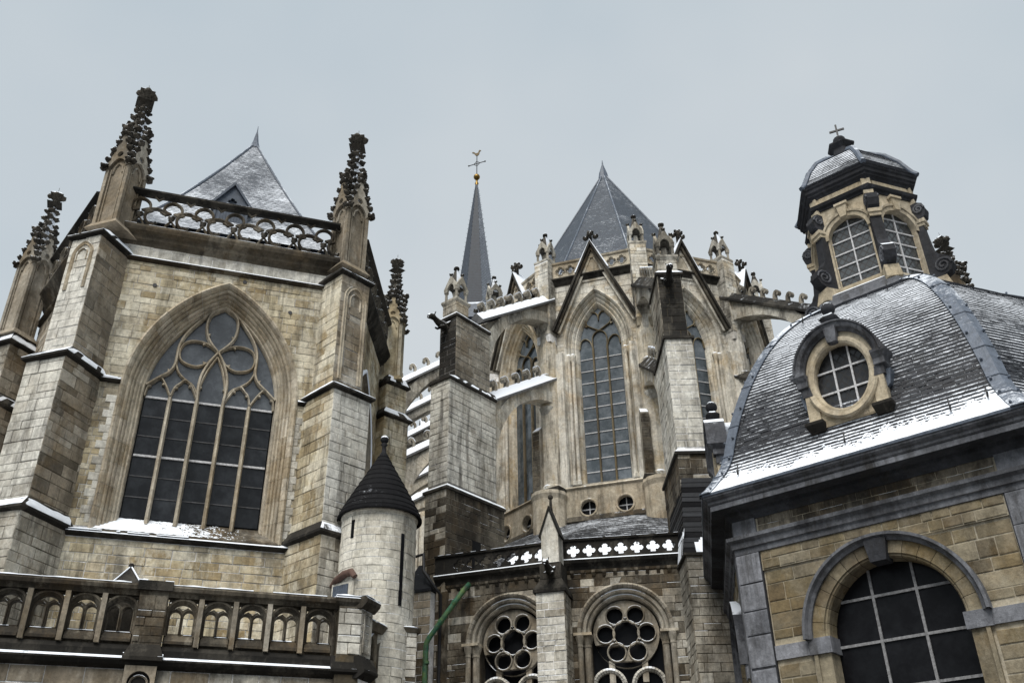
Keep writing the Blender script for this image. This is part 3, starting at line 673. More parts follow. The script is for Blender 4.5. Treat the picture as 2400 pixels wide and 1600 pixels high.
q = FRB.p(.6, .36, 0); pinnacle(T, q[0], q[1], 43, 19.6, 21.9, 25.7, .44)
mb = MB(); ap = pointed(.56, .34, .5, 18.1, 15.2, 8); mb.archsweep(FRB, ap, [(.1, 1.05), (.08, 1.13), (.02, 1.1), (-.02, 1.12), (-.06, 1.05)]); mb.archsweep(FRB, pointed(.56, .17, .22, 18.1, 17.8, 5), [(.06, 1.05), (.03, 1.12), (0, 1.05)]); mb.build('blind_arch', 'stone_trim', T)
# side walls
FW = Fr(-16.2, 27.4, 139.9); mb = MB(); mb.plate(FW, rect(0, 5.5, 0, 19.9), [], -.8, 0); lw = mb.build('wall', 'mortar_dark', T)
stones(T, lw, FW, 0, 5.4, 4, 19.4, 0, 'stone_brown', .26, seed=91); string(T, FW, 0, 5.4, 14.6); string(T, FW, 0, 5.4, 18.87, 'stone_dark', snow=False)
mb = MB(); mb.prof(FW, [(-.3, 19.36), (.02, 19.36), (.36, 19.86), (.36, 19.95), (-.3, 19.99)], 0, 5.2); mb.build('cornice', 'stone_dark', T); parapet(T, FW, .3, 5.1, 19.98, 21.36, .94, .2)
FWB = Fr(-16.5, 27.2, 139.9-28)
tiered(T, FWB, [(-.7, .5, 1.2, 0, 15.4), (-.5, .45, .8, 15.7, 17.6)], .35, [('stone_brown', 'stone_brown'), ('stone_grey', 'stone_brown')], (-.45, .4, .7), 100)
q = FWB.p(-.02, .35, 0); pinnacle(T, q[0], q[1], 112, 18.1, 20.9, 24.35, .4)
FRW = Fr(-5.25, 25.65, 1.5); awr = pointed(2.75, 1.35, 2.6, 14.2, 10.4, 12, 6)
mb = MB(); mb.plate(FRW, rect(-.3, 6.4, 0, 19.9), [awr(.5)], -.8, 0); rw = mb.build('wall', 'mortar_dark', T)
stones(T, rw, FRW, .2, 6.3, 4, 19.4, 0, 'stone_cream', .26, block=lambda a, b_: ablock(2.75, awr, .52)(a, b_) if a > 10.3 else [], seed=93)
mb = MB(); mb.archsweep(FRW, awr, [(.6, 0), (.6, .14), (.5, .15), (.45, 0), (.3, -.1), (.28, -.2), (.14, -.26), (.1, -.4), (0, -.45), (0, -.7)]); mb.build('archivolt', 'stone_brown', T)
mb = MB(); mb.plate(FRW, awr(.02), [], -.72, -.68); sw = mb.build('window', 'glass_black', T)
for u in (2.0, 2.75, 3.5): wbox(T, 'mullion', 'stone_trim', FRW, u-.06, u+.06, -.66, -.5, 10.4, 16, sw)
mb = MB(); mb.archsweep(FRW, lambda o: [q for q in awr(o) if q[1] > 14], [(.48, .15), (.53, .19), (.62, .15)]); mb.build('snow', 'snow', T, kind='stuff')
string(T, FRW, .2, 1.0, 14.65)
mb = MB(); mb.prof(FRW, [(-.3, 19.36), (.02, 19.36), (.16, 19.53), (.36, 19.86), (.36, 19.95), (-.3, 19.99)], .1, 6.0); mb.build('cornice', 'stone_sooty', T); parapet(T, FRW, .4, 5.9, 19.98, 21.36, .94, .2)
F3 = Fr(-4.75, 31.9, 45)
tiered(T, F3, [(-.5, .6, .5, 0, 17.2), (-.42, .5, .42, 17.35, 18.6)], .3, [('stone_cream', 'stone_cream'), ('stone_cream', 'stone_cream')], (-.35, .45, .4), 120)
q = F3.p(.05, .0, 0); pinnacle(T, q[0], q[1], 90, 18.9, 21.4, 24.75, .4, 'stone_cream')
# roof
AP = (-11.08, 30.83); base = [FL.p(-4.0, -.9, 0)[:2], FL.p(2.6, -.9, 0)[:2], (-6.0, 31.8), (-9.5, 38.0), (-17, 34), (-15.6, 28.0)]
RIDGE = Vector((-.314, .949)); mb = MB(); N = 14; vs = []
for i in range(N+1):
    f = i/N; z = 21.0+9.25*(1-f)**1.13 if f < 1 else 21.0
    for x, y in base: vs.append((AP[0]+(x-AP[0])*f, AP[1]+(y-AP[1])*f, z))
mb.add(vs, [(i*6+k, i*6+(k+1) % 6, (i+1)*6+(k+1) % 6, (i+1)*6+k) for i in range(N) for k in range(6)]); ROOF = mb.build('roof', 'slate_chapel', T)
mb = MB()
for k in (0, 1): mb.tube([Vector(vs[i*6+k])+Vector((0, 0, .03)) for i in range(N+1)], .05, 6)
mb.build('hip_lead', 'lead', T, ROOF)
mb = MB(); mb.lathe((AP[0], AP[1]), [(.24, 29.9), (.13, 30.3), (.07, 30.7), (.025, 30.95), (.012, 31.25)], 8); mb.build('roof_finial', 'lead', T, ROOF)
mb = MB()  # dormer
DU = -1.02; fd = FL.sub(DU, -1.9); mb.plate(fd, [(-.52, 20.8), (.52, 20.8), (.52, 23.1), (0, 23.85), (-.52, 23.1)], [quatre(0, 23.15, .3, 4)], -1.3, 0); dm = mb.build('dormer', 'door_wood', T, ROOF)
mb = MB()
for s in (-1, 1): mb.plate(fd, [(s*.62, 22.95), (0, 23.86), (0, 24.0), (s*.7, 22.98)], [], -2.2, .1); mb.box(fd, *sorted((s*.5, s*.58)), 0, .05, 20.8, 23.0)
mb.box(fd, -.5, .5, 0, .05, 22.75, 22.85)
for i in range(9): mb.box(fd, -.42+i*.095, -.42+i*.095+.08, 0, .02, 20.8, 22.7)
mb.plate(fd, circ(0, 23.13, .14, 10), [], -.2, -.1); mb.build('dormer', 'door_wood', T, ROOF)
# core so that no daylight shows through the body
mb = MB(); mb.add([(x, y, 0) for x, y in base]+[(x, y, 19.8) for x, y in base], [tuple(range(6)), tuple(range(11, 5, -1))]+[(k, (k+1) % 6, (k+1) % 6+6, k+6) for k in range(6)])
mb.build('core', 'mortar_dark', T)

# ------------------------------------------------------------------ low gallery with arcaded balustrade
FG = Fr(-7.288, 21.604, 71.7)
G = Thing('gallery_building', 'low stone gallery with a snow-capped arcaded balustrade in front of the tall chapel', 'building', FG.p(-1, -1, 0))
mb = MB(); mb.box(FG, -9, 3.35, -2.2, -.05, 0, 6.6); GW = mb.build('wall', 'mortar_dark', G)
stones(G, GW, FG, -9, 3.3, 1, 6.15, -.05, ['stone_brown', 'stone_grey'], .27, (.45, .85), seed=131)
GP = [(-2.2, 6.15), (-.02, 6.15), (.1, 6.22), (.16, 6.3), (.16, 6.34), (.0, 6.42), (.02, 6.56), (-.02, 6.66), (-2.2, 6.66)]
mb = MB(); mb.prof(FG, GP, -9, 3.4); gc = mb.build('cornice', 'stone_sooty', G); snow_strip(G, FG, -9, 3.3, .02, .15, 6.345, .018, gc, slope=.05, seed=3)
mb = MB(); mb.prof(FG, [(-.28, 7.76), (.02, 7.74), (.05, 7.82), (.12, 7.86), (.14, 7.94), (.1, 8.0), (-.3, 8.0)], -9, 3.2); RAIL = mb.build('balustrade_rail', 'stone_dark', G)
snow_strip(G, FG, -9, -1.34, -.3, .12, 8.0, .045, RAIL, seed=4); snow_strip(G, FG, -.64, 3.25, -.3, .12, 8.0, .045, RAIL, seed=6)
def bal_panel(t, fr, c, hw):
    B = MB(); z0, z1 = 6.66, 7.745; p_ = pointed
    la = lambda o, cu: roundarch(cu, .11, 7.36, 6.96, 8)(o)
    topseg = [(c-.2, 7.5)]+[(c-.2*math.cos(math.pi*i/8), 7.5+.13*math.sin(math.pi*i/8)) for i in range(1, 8)]+[(c+.2, 7.5), (c+.1, 7.56), (c, 7.49), (c-.1, 7.56)]
    sp = [[(c+s*hw*.93, 7.7), (c+s*hw*.93, 7.6), (c+s*hw*.78, 7.7)] for s in (-1, 1)]
    B.plate(fr, rect(c-hw, c+hw, z0, z1), [la(0, c-.145), la(0, c+.145), topseg]+sp, -.22, -.1)
    B.archsweep(fr, roundarch(c, .29, 7.36, 6.9, 14), [(.1, -.1), (.1, -.02), (.05, .0), (.02, -.04), (0, -.06), (-.02, -.1)])
    for s in (-1, 1): B.archsweep(fr, roundarch(c+s*.145, .11, 7.36, 6.96, 8), [(.035, -.1), (.025, -.05), (0, -.07), (0, -.1)])
    B.frust(fr, (c-hw*.92, c+hw*.92, -.2, .0), 6.78, (c-hw*.92, c+hw*.92, -.2, -.1), 6.93); B.box(fr, c-hw*.92, c+hw*.92, -.2, .02, 6.72, 6.78)
    o = B.build('baluster_panel', 'stone_dark', t); snow_strip(t, fr, c-.27, c+.27, -.2, -.09, 6.945, .025, o, seed=int(c*9)); return o
posts = [-3.55+.765*k for k in range(-7, 3)]+[.06+.77*k for k in range(0, 4)]
for u in posts: wbox(G, 'baluster_post', 'stone_brown', FG, u-.055, u+.055, -.25, .06, 6.67, 7.74)
for c in [-3.93+.765*k for k in range(-6, 4)]+[-.325+.775*k for k in range(0, 5)]:
    if c < -1.3 or c > -.7: bal_panel(G, FG, c, .33)
mb = MB(); mb.box(FG, -1.3, -.68, -.35, .1, 6.4, 7.85); gp = mb.build('balustrade_pier', 'stone_dark', G)
stones(G, gp, FG, -1.29, -.69, 6.7, 7.75, .1, 'stone_dark', .22, (.25, .4), seed=140)
wbox(G, 'pier_cap', 'stone_sooty', FG, -1.37, -.61, -.42, .18, 7.85, 8.06); snow_strip(G, FG, -1.37, -.61, -.4, .17, 8.06, .05, None, seed=9)
mb = MB(); mb.box(FG, -1.42, -.58, -.3, .24, 6.3, 6.38); mb.frust(FG, (-1.42, -.58, -.3, .24), 6.38, (-1.3, -.68, -.3, .12), 6.66); mb.box(FG, -1.34, -.66, -.3, .06, 5.0, 6.3); lp = mb.build('console', 'stone_sooty', G); snow_strip(G, FG, -1.42, -.58, .1, .23, 6.385, .03, lp, slope=.08, seed=12)
mb = MB(); mb.plate(FG, rect(-1.33, -.67, 4.5, 6.2), [roundarch(-1.0, .24, 5.85, 4.6, 10)(0)], .06, .14); mb.archsweep(FG, roundarch(-1.0, .16, 5.82, 4.6, 10), [(.05, .07), (.03, .11), (0, .07)]); mb.build('niche_panel', 'stone_brown', G)
mb = MB(); mb.frust(FG, (-2.0, -1.34, -1.2, -.55), 8.12, (-1.68, -1.66, -.9, -.86), 8.62); mb.box(FG, -2.03, -1.31, -1.23, -.52, 8.0, 8.12); mb.box(FG, -1.95, -1.4, -1.15, -.6, 6.6, 8.0); cp = mb.build('pyramid_cap', 'stone_sooty', G); mb = MB(); mb.ball(FG.p(-1.67, -.88, 8.66), .07, 8); mb.build('pyramid_cap', 'stone_sooty', G); snow_strip(G, FG, -2.03, -1.31, -.6, -.52, 8.12, .025, cp, seed=2)
mb = MB(); mb.tube([FG.p(-1.67, -.86, 8.65), FG.p(-1.34, -.55, 8.15)], .02, 5); mb.tube([FG.p(-1.67, -.86, 8.65), FG.p(-2.0, -.55, 8.15)], .015, 5); mb.build('snow', 'snow', G, kind='stuff')
# end pier turning back towards the turret
mb = MB(); mb.box(FG, 3.2, 3.75, -.9, .12, 0, 7.8); ep = mb.build('end_pier', 'mortar_dark', G)
stones(G, ep, FG, 3.2, 3.75, 6.68, 7.75, .12, 'stone_pale', .2, (.3, .5), seed=141); f90 = FG.sub(3.75, 0, FG.az-51.7+0)
FE = FG.sub(3.75, .12, 20); mb = MB(); mb.box(FE, 0, .5, -.6, 0, 0, 7.8); mb.build('end_pier', 'mortar_dark', G); stones(G, ep, FE, 0, .5, 6.68, 7.75, 0, 'stone_grey', .2, (.4, .6), seed=142)
mb = MB(); mb.plate(FE, rect(.06, .44, 6.75, 7.7), [rect(.12, .38, 6.8, 7.64)], .0, .05); mb.build('panel_frame', 'stone_grey', G)
for f_, a, b_ in ((FG, 3.1, 3.9), (FE, -.08, .6)):
    mb = MB(); mb.prof(f_, [(-.7, 7.76), (.02, 7.76), (.16, 7.9), (.18, 7.99), (.12, 8.04), (-.7, 8.04)], a, b_); o = mb.build('pier_cap', 'stone_dark', G); snow_strip(G, f_, a, b_, -.6, .17, 8.04, .045, o, seed=int(a*10))
    mb = MB(); mb.prof(f_, [(-.5, 6.15), (0, 6.15), (.2, 6.28), (.2, 6.34), (.05, 6.66), (-.5, 6.66)], a, b_); o = mb.build('cornice', 'stone_sooty', G); snow_strip(G, f_, a, b_, .08, .19, 6.345, .03, o, slope=.08, seed=int(a*7))
FE2 = FE.sub(.5, -.1); mb = MB(); mb.prof(FE2, [(-.28, 7.42), (.05, 7.42), (.14, 7.6), (-.28, 7.66)], 0, 1.15); o = mb.build('balustrade_rail', 'stone_dark', G); snow_strip(G, FE2, 0, 1.15, -.28, .12, 7.63, .04, o, seed=3)
wbox(G, 'wall', 'mortar_dark', FE2, 0, 1.2, -.4, -.04, 0, 6.3)
mb = MB(); a1 = pointed(.3, .15, .3, 7.0, 6.5, 6); a2 = pointed(.8, .15, .3, 7.0, 6.5, 6); mb.plate(FE2, rect(0, 1.15, 6.3, 7.42), [a1(0), a2(0)], -.2, -.05)
for a_ in (a1, a2): mb.archsweep(FE2, a_, [(.07, -.05), (.05, .02), (0, -.02), (0, -.05)])
mb.build('baluster_panel', 'stone_dark', G)
FE3 = FE2.sub(1.1, .02, 70); mb = MB(); mb.box(FE3, -.05, .72, -.9, 0, 0, 7.6); o = mb.build('end_pier', 'mortar_dark', G); stones(G, o, FE3, -.05, .72, 6.5, 7.6, 0, 'stone_pale', .2, (.25, .45), seed=143)
stones(G, o, FE3, -.05, .72, 3, 6.4, 0, 'stone_dark', .22, (.3, .5), seed=144)
mb = MB(); mb.prof(FE3, [(-.9, 7.6), (.04, 7.6), (.12, 7.7), (-.9, 7.74)], -.1, .8); o = mb.build('pier_cap', 'stone_dark', G); snow_strip(G, FE3, -.1, .8, -.6, .1, 7.72, .04, o, seed=1)

# ------------------------------------------------------------------ round stair turret
TC = (-3.72, 24.75); TR_ = 1.0
S = Thing('stair_turret', 'round pale stone stair turret with a dark conical slate roof and ball finial', 'turret', TC)
mb = MB(); mb.lathe(TC, [(TR_, 0), (TR_, 10.8)], 48); SB = mb.build('shaft', 'mortar_dark', S, smooth=False)
def arc_stone(mat, nst, dep=.022):
    dl = 2*math.pi/nst*.985/2; vs = []; fs = []; n_ = 4
    for j, (r, z) in enumerate(((-.03, -.5), (dep*.7, -.5), (dep, -.47), (dep, .47), (dep*.7, .5), (-.03, .5))):
        for i in range(n_+1): a = -dl+2*dl*i/n_; vs.append(((TR_+r)*math.sin(a), (TR_+r)*math.cos(a), z))
    for j in range(5):
        for i in range(n_): fs.append((j*5+i, j*5+i+1, j*5+6+i, j*5+5+i))
    me = bpy.data.meshes.new('stone_block'); me.from_pydata(vs, [], fs); me.materials.append(MATS[mat]); return me
NST = 17; ams = [arc_stone('stone_turret', NST, d_) for d_ in (.012, .018, .024)]; rg = random.Random(3); z = 4.0; sm = MB(); ks = 0
while z < 10.6:
    h = min(.2*rg.uniform(.85, 1.2), 10.66-z); off = rg.random()
    for i in range(NST):
        a = 2*math.pi*(i+off)/NST; me = rg.choice(ams); fc = math.cos(a-math.atan2(-TC[0], -TC[1]))
        if z > 6.4 and fc > .05:
            o = bpy.data.objects.new('stone_block', me); col.objects.link(o); o.parent = SB; o.location = (0, 0, z+h/2); o.rotation_euler = (0, 0, -a); o.scale = (1, 1, h*.97)
        else:
            ca, sa = math.cos(-a), math.sin(-a); sm.add([(TC[0]+v.co.x*ca-v.co.y*sa, TC[1]+v.co.x*sa+v.co.y*ca, z+h/2+v.co.z*h*.97) for v in me.vertices], [tuple(p.vertices) for p in me.polygons])
    z += h
    if h < .02: break
sm.build('masonry', 'stone_turret', S, kind='stuff')
mb = MB(); mb.lathe(TC, [(TR_, 10.62), (TR_+.05, 10.68), (TR_+.05, 10.82), (.2, 10.82)], 48); mb.build('eaves_band', 'stone_turret', S, smooth=False)
RP = [(1.13, 10.72), (1.06, 10.9), (.93, 11.16), (.77, 11.45), (.61, 11.74), (.46, 12.0), (.31, 12.27), (.17, 12.52), (.08, 12.7)]
def rprof(f):
    x = f*(len(RP)-1); i = min(int(x), len(RP)-2); t_ = x-i; return (RP[i][0]*(1-t_)+RP[i+1][0]*t_, RP[i][1]*(1-t_)+RP[i+1][1]*t_)
mb = MB(); mb.lathe(TC, RP, 40); SR = mb.build('conical_roof', 'slate_turret', S)
NR = 12
for i in range(NR):  # overlapping bands of slates
    f0, f1 = i/NR, min(1, (i+1.25)/NR); (r0, z0), (r1, z1) = rprof(f0), rprof(f1)
    mb = MB(); mb.lathe(TC, [(r0+.0, z0-.035), (r0+.035, z0-.03), (r0+.035, z0+.01), (r1+.012, z1)], 40, closed=False); mb.build('slate_course', 'slate_turret', S, SR)
mb = MB(); mb.lathe(TC, [(.1, 12.6), (.13, 12.66), (.07, 12.76), (.055, 12.94), (.1, 13.0), (.05, 13.06)], 12); mb.ball((TC[0], TC[1], 13.16), .12, 14); mb.build('finial', 'bluestone_dark', S, smooth=True)
mb = MB(); mb.ball((TC[0], TC[1], 13.19), .115, 10, .85); mb.build('snow', 'snow', S, kind='stuff', smooth=True)
def ontur(az, z, r=TR_): return (TC[0]+r*math.sin(R_(az)), TC[1]+r*math.cos(R_(az)), z)
for az, z0, z1 in ((214, 9.95, 10.45), (133, 8.2, 10.1)):
    q = ontur(az, 0, TR_-.1); wbox(S, 'slit_window', 'glass_black', Fr(q[0], q[1], az-90), -.05, .05, 0, .135, z0, z1, SB)
q = ontur(226, 0, TR_-.3); fdr = Fr(q[0], q[1], 125)
mb = MB(); mb.box(fdr, -.42, .36, -.3, .36, 6.3, 8.8); o = mb.build('doorway', 'stone_turret', S); wbox(S, 'door', 'door_wood', fdr, -.36, .17, .36, .375, 6.3, 8.74, o)
for i in range(6): wbox(S, 'door_plank', 'door_wood', fdr, -.355+i*.088, -.275+i*.088, .375, .39, 6.35, 8.73, o)
mb = MB(); mb.tube([fdr.p(-.62, .2, 8.84), fdr.p(-.3, .36, 8.88), fdr.p(.05, .42, 8.98), fdr.p(.3, .42, 9.0), fdr.p(.43, .4, 8.86)], [.05, .09, .1, .1, .07], 8); mb.build('door_hood', 'terracotta', S, o, smooth=True)
# ------------------------------------------------------------------ choir apse
CC = (5.85, 42.5); CRd = 7.1
def KC(j): e = d2(36*j); return (CC[0]-CRd*e[0], CC[1]-CRd*e[1])
AXIS = d2(-18)
H = Thing('choir', 'polygonal pale stone choir with gabled lancet windows and a steep slate roof', 'church', CC)
SIDE = 2*CRd*math.sin(R_(18))
WPROF = [(.62, -.02), (.62, .1), (.56, .15), (.5, .09), (.47, -.03), (.41, .03), (.36, -.05), (.33, -.13), (.27, -.08), (.21, -.14), (.18, -.22), (.12, -.19), (.06, -.27), (.0, -.42)]
HEART = [(-.02, 23.84), (-.29, 24.0), (-.54, 24.2), (-.58, 24.48), (-.42, 24.76), (-.18, 24.82), (-.02, 24.62), (0, 24.36)]
MID = [(-.33, 22.95), (-.33, 23.45), (-.22, 23.7), (0, 23.82), (.22, 23.7), (.33, 23.45), (.33, 22.95)]
SL = [(-.93, 22.98), (-.87, 23.35), (-.66, 23.48), (-.44, 23.3), (-.35, 23.0)]
def choir_bay(fr, L, uc, detail, seed):
    a = pointed(uc, .95, 2.12, 22.95, 16.4, 10, 8)
    mb = MB(); mb.plate(fr, rect(0, L, 13, 26.4), [a(.56)], -.8, 0); wl = mb.build('wall', 'stone_pier', H)
    hw = lambda z: (28.35-z)/(28.35-23.9)*1.95
    if detail:
        stones(H, wl, fr, .0, L, 16.5, 26.3, 0, 'stone_choir', .25, (.35, .7), ablock(uc, a, .56), seed=seed, proud=(.006, .02))
    mb = MB(); mb.archsweep(fr, a, WPROF, 26 if detail else 0); mb.build('archivolt', 'stone_choir', H)
    for s in (-1, 1):
        for o in (.24, .44):
            q = fr.p(uc+s*(.95+o), -.0, 0); mb = MB(); mb.lathe(q, [(.11, 16.4), (.11, 16.55), (.075, 16.6), (.075, 22.15), (.085, 22.2), (.13, 22.4), (.14, 22.45), (.14, 22.52), (.06, 22.6)], 8); mb.build('colonnette', 'stone_choir', H, wl, smooth=False)
    mb = MB(); mb.plate(fr, a(.01), [], -.46, -.43); wn = mb.build('window', 'glass_choir', H)
    for s in (-1, 1):
        mb = MB(); mb.ribbon(fr, [(uc+s*.325, 16.4), (uc+s*.325, 23.0)], .085, -.42, -.3); mb.build('mullion', 'stone_ochre', H, wn)
    tr = MB()
    for P in (HEART, mir(HEART), MID, SL, mir(SL)): tr.ribbon(fr, smooth([(uc+u, z) for u, z in P], 3), .055, -.42, -.32)
    for s in (-1, 1): cusp(fr, uc+s*.6, 24.1, math.pi/2+s*.5, .14, -.42, -.34, tr)
    tr.build('tracery', 'stone_ochre', H, wn)
    if detail:
        for li in range(3):
            x0 = uc-.95+.64*li if li else uc-.95; x0 = (uc-.93, uc-.285, uc+.365)[li]; x1 = (uc-.365, uc+.285, uc+.93)[li]
            for r in range(11):
                z0 = 16.42+r*.6; mb = MB(); mb.box(fr, x0, x1, -.42, -.405+random.random()*.006, z0+.01, z0+.59); mb.build('pane', 'glass_choir', H, wn)
                if r: wbox(H, 'glazing_bar', 'bar_white', fr, x0, x1, -.405, -.37, z0-.018, z0+.018, wn)
    # gable
    g = MB(); zc = 26.3; g.plate(fr, [(uc-hw(zc), zc), (uc+hw(zc), zc), (uc, 28.2)], [], -.25, .06); gp = g.build('gable', 'stone_choir', H)
    if detail:
        stones(H, gp, fr, 0, L, 26.42, 28.0, .06, 'stone_choir', .2, (.3, .55), edge=lambda z: (uc-max(.04, hw(z)-.12), uc+max(.04, hw(z)-.12)), seed=seed+5, proud=(.006, .02))
    for s in (-1, 1):
        g = MB(); n_ = ((uc+s*2.02, 23.75), (uc+s*1.92, 23.75), (uc, 28.17), (uc, 28.4))
        g.plate(fr, list(n_), [], -.3, .42); g.build('gable_coping', 'stone_sooty', H, gp); g = MB(); g.plate(fr, [(uc+s*1.92, 23.75), (uc+s*1.80, 23.75), (uc, 27.9), (uc, 28.17)], [], -.2, .3); g.build('gable_moulding', 'stone_dark', H, gp); g = MB(); g.plate(fr, [(uc+s*1.80, 23.75), (uc+s*1.68, 23.75), (uc, 27.62), (uc, 27.9)], [], -.2, .18); g.build('gable_moulding', 'stone_choir', H, gp)
        sg = MB(); sg.plate(fr, [(uc+s*.75, 26.72), (uc, 28.42), (uc, 28.47), (uc+s*.82, 26.72)], [], -.28, .38); sg.build('snow', 'snow', H, gp, kind='stuff')
    put(H, gp, 'finial', CROCK[0], fr.p(uc, .1, 28.95), .3)
    for s in (-1, 1): put(H, gp, 'finial', CROCK[1], fr.p(uc+s*.24, .1, 28.7), .25)
    put(H, gp, 'finial', CROCK[2], fr.p(uc, .35, 28.7), .25); wbox(H, 'finial_stem', 'stone_sooty', fr, uc-.06, uc+.06, .04, .16, 28.2, 28.9, gp)
    # cornice and parapet
    mb = MB(); mb.prof(fr, [(-.4, 26.35), (.02, 26.35), (.1, 26.45), (.14, 26.55), (.26, 26.62), (.26, 26.68), (-.4, 26.7)], 0, L); mb.build('cornice', 'stone_sooty', H)
    mb = MB(); mb.plate(fr, rect(0, L, 26.7, 27.5), [quatre(u, 27.1, .42, 4) for u in (.72, 1.2, L-1.2, L-.72)], -.02, .14)
    for u in (.72, 1.2, L-1.2, L-.72): mb.ribbon(fr, quatre(u, 27.1, .47, 4), .04, .12, .18, True)
    mb.prof(fr, [(-.08, 27.5), (.2, 27.5), (.22, 27.58), (.05, 27.66), (-.08, 27.64)], 0, L); mb.build('parapet', 'stone_trim', H)
    # drum below the windows
    dr = MB(); occ = (uc-.78, uc+.74)
    dr.plate(fr, rect(-.12, L+.12, 12.6, 16.05), [circ(u, 15.22, .34, 20) for u in occ], -.3, .38); dr.prof(fr, [(-.5, 16.05), (.40, 16.05), (.46, 16.1), (.40, 16.18), (-.46, 16.46), (-.5, 16.4)], -.1, L+.1); D = dr.build('drum_wall', 'stone_trim', H)
    if detail: stones(H, D, fr, -.1, L+.1, 14.0, 14.75, .38, 'stone_trim', .36, (.8, 1.5), seed=seed+9, proud=(.004, .01), gap=.01)
    for u in occ:
        mb = MB(); mb.plate(fr, circ(u, 15.22, .36, 20), [], .1, .12); oc = mb.build('oculus', 'glass_black', H)
        mb = MB(); mb.ribbon(fr, circ(u, 15.22, .36, 20), .09, .36, .42, True); mb.build('ring', 'stone_trim', H, oc)
        wbox(H, 'glazing_bar', 'bar_white', fr, u-.018, u+.018, .12, .15, 14.9, 15.54, oc); wbox(H, 'glazing_bar', 'bar_white', fr, u-.33, u+.33, .12, .155, 15.2, 15.24, oc)
    mb = MB(); mb.prof(fr, [(.3, 14.72), (.5, 14.66), (.44, 14.82), (.38, 14.9)], -.1, L+.1); mb.build('drip_mould', 'stone_dark', H)
for j, det, uc in ((2, 0, 2.2), (1, 1, 2.27), (0, 1, 2.17), (-1, 0, 2.2)):
    k = KC(j); choir_bay(Fr(k[0], k[1], 72+36*j), SIDE, uc, det, 200+j*20)
A2, KD = KC(2), KC(-2)
for i in range(4):
    q = (A2[0]+AXIS[0]*SIDE*(i+1), A2[1]+AXIS[1]*SIDE*(i+1)); choir_bay(Fr(q[0], q[1], 162), SIDE, 2.2, 0, 300+i)
for j in (2, 1, 0, -1, -2):  # corner shafts with canopied pinnacles
    k = KC(j); f = Fr(k[0], k[1], 90+36*j); mb = MB(); mb.box(f, -.36, .36, -.5, .42, 23.6, 27.6); mb.frust(f, (-.36, .36, -.5, .42), 23.2, (-.36, .36, -.5, .42), 23.6)
    sh = mb.build('corner_shaft', 'mortar_light', H)
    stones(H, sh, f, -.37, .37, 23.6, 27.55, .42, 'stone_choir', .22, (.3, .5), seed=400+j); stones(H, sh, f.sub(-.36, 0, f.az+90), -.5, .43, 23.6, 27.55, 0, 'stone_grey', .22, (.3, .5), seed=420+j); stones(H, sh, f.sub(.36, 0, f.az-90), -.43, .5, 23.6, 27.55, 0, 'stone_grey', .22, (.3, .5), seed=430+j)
    q = f.p(0, -.02, 0); aedicule(H, sh, q[0], q[1], f.az, 27.78, 1.0)
    # respond at window level: half column with stub blocks
    q = f.p(0, .1, 0); rs = MB(); rs.lathe(q, [(.5, 16.1), (.5, 16.3), (.42, 16.4), (.42, 22.9), (.36, 23.4)], 12); rs.box(f, -.75, .75, -.4, .12, 16.2, 22.6); ro = rs.build('respond', 'stone_choir', H)
    mb = MB(); mb.box(f, -.62, -.28, .1, .62, 16.1, 18.9); mb.frust(f, (-.62, -.28, .1, .62), 18.9, (-.6, -.3, .1, .3), 19.2); bo = mb.build('respond_block', 'stone_pier', H); stones(H, bo, f, -.63, -.27, 16.2, 18.85, .62, 'stone_dark', .2, (.3, .4), seed=440+j)
    mb = MB(); mb.box(f, -.7, .7, .0, .75, 15.95, 16.12); mb.build('respond_base', 'stone_sooty', H)
    mb = MB(); mb.lathe(f.p(0, .4, 0), [(.72, 12.6), (.72, 15.6), (.78, 15.8), (.75, 15.95)], 14); mb.build('drum_pier', 'stone_trim', H)
# roof
RA = Vector((5.52, 42.6, 38.4)); ev = []
for j in (2, 1, 0, -1, -2): k = KC(j); ev.append(Vector((RA.x+(k[0]-RA.x)*.94, RA.y+(k[1]-RA.y)*.94, 26.35)))
ax = Vector((AXIS[0], AXIS[1], 0)); LEN = 22
rf = MB(); rf.add([tuple(RA)]+[tuple(v) for v in ev]+[tuple(RA+ax*LEN), tuple(ev[0]+ax*(LEN+2)), tuple(ev[4]+ax*(LEN+2))], [(0, 1, 2), (0, 2, 3), (0, 3, 4), (0, 4, 5), (0, 6, 7, 1), (0, 5, 8, 6)]); RF = rf.build('roof', 'slate_choir', H)
rg = random.Random(5)
for v in ev[:4]:
    mb = MB(); mb.tube([RA+Vector((0, 0, .02)), v+Vector((0, 0, .02))], .05, 6); mb.build('hip_lead', 'lead', H, RF)
mb = MB(); mb.tube([RA, RA+ax*LEN], .07, 6); mb.build('ridge_lead', 'lead', H, RF)
mb = MB(); mb.lathe(RA, [(.34, 37.8), (.24, 38.4), (.12, 38.8), (.05, 39.05), (.015, 39.4)], 8); mb.build('roof_finial', 'lead', H, RF)
mb = MB(); ks = [KC(j) for j in (2, 1, 0, -1, -2)]; ks = [(CC[0]+(x-CC[0])*.9, CC[1]+(y-CC[1])*.9) for x, y in ks]; ks += [(ks[4][0]+AXIS[0]*20, ks[4][1]+AXIS[1]*20), (ks[0][0]+AXIS[0]*20, ks[0][1]+AXIS[1]*20)]; N = len(ks)
mb.add([(x, y, 0) for x, y in ks]+[(x, y, 26.2) for x, y in ks], [tuple(range(N)), tuple(range(2*N-1, N-1, -1))]+[(k, (k+1) % N, (k+1) % N+N, k+N) for k in range(N)]); mb.build('core', 'glass_black', H)
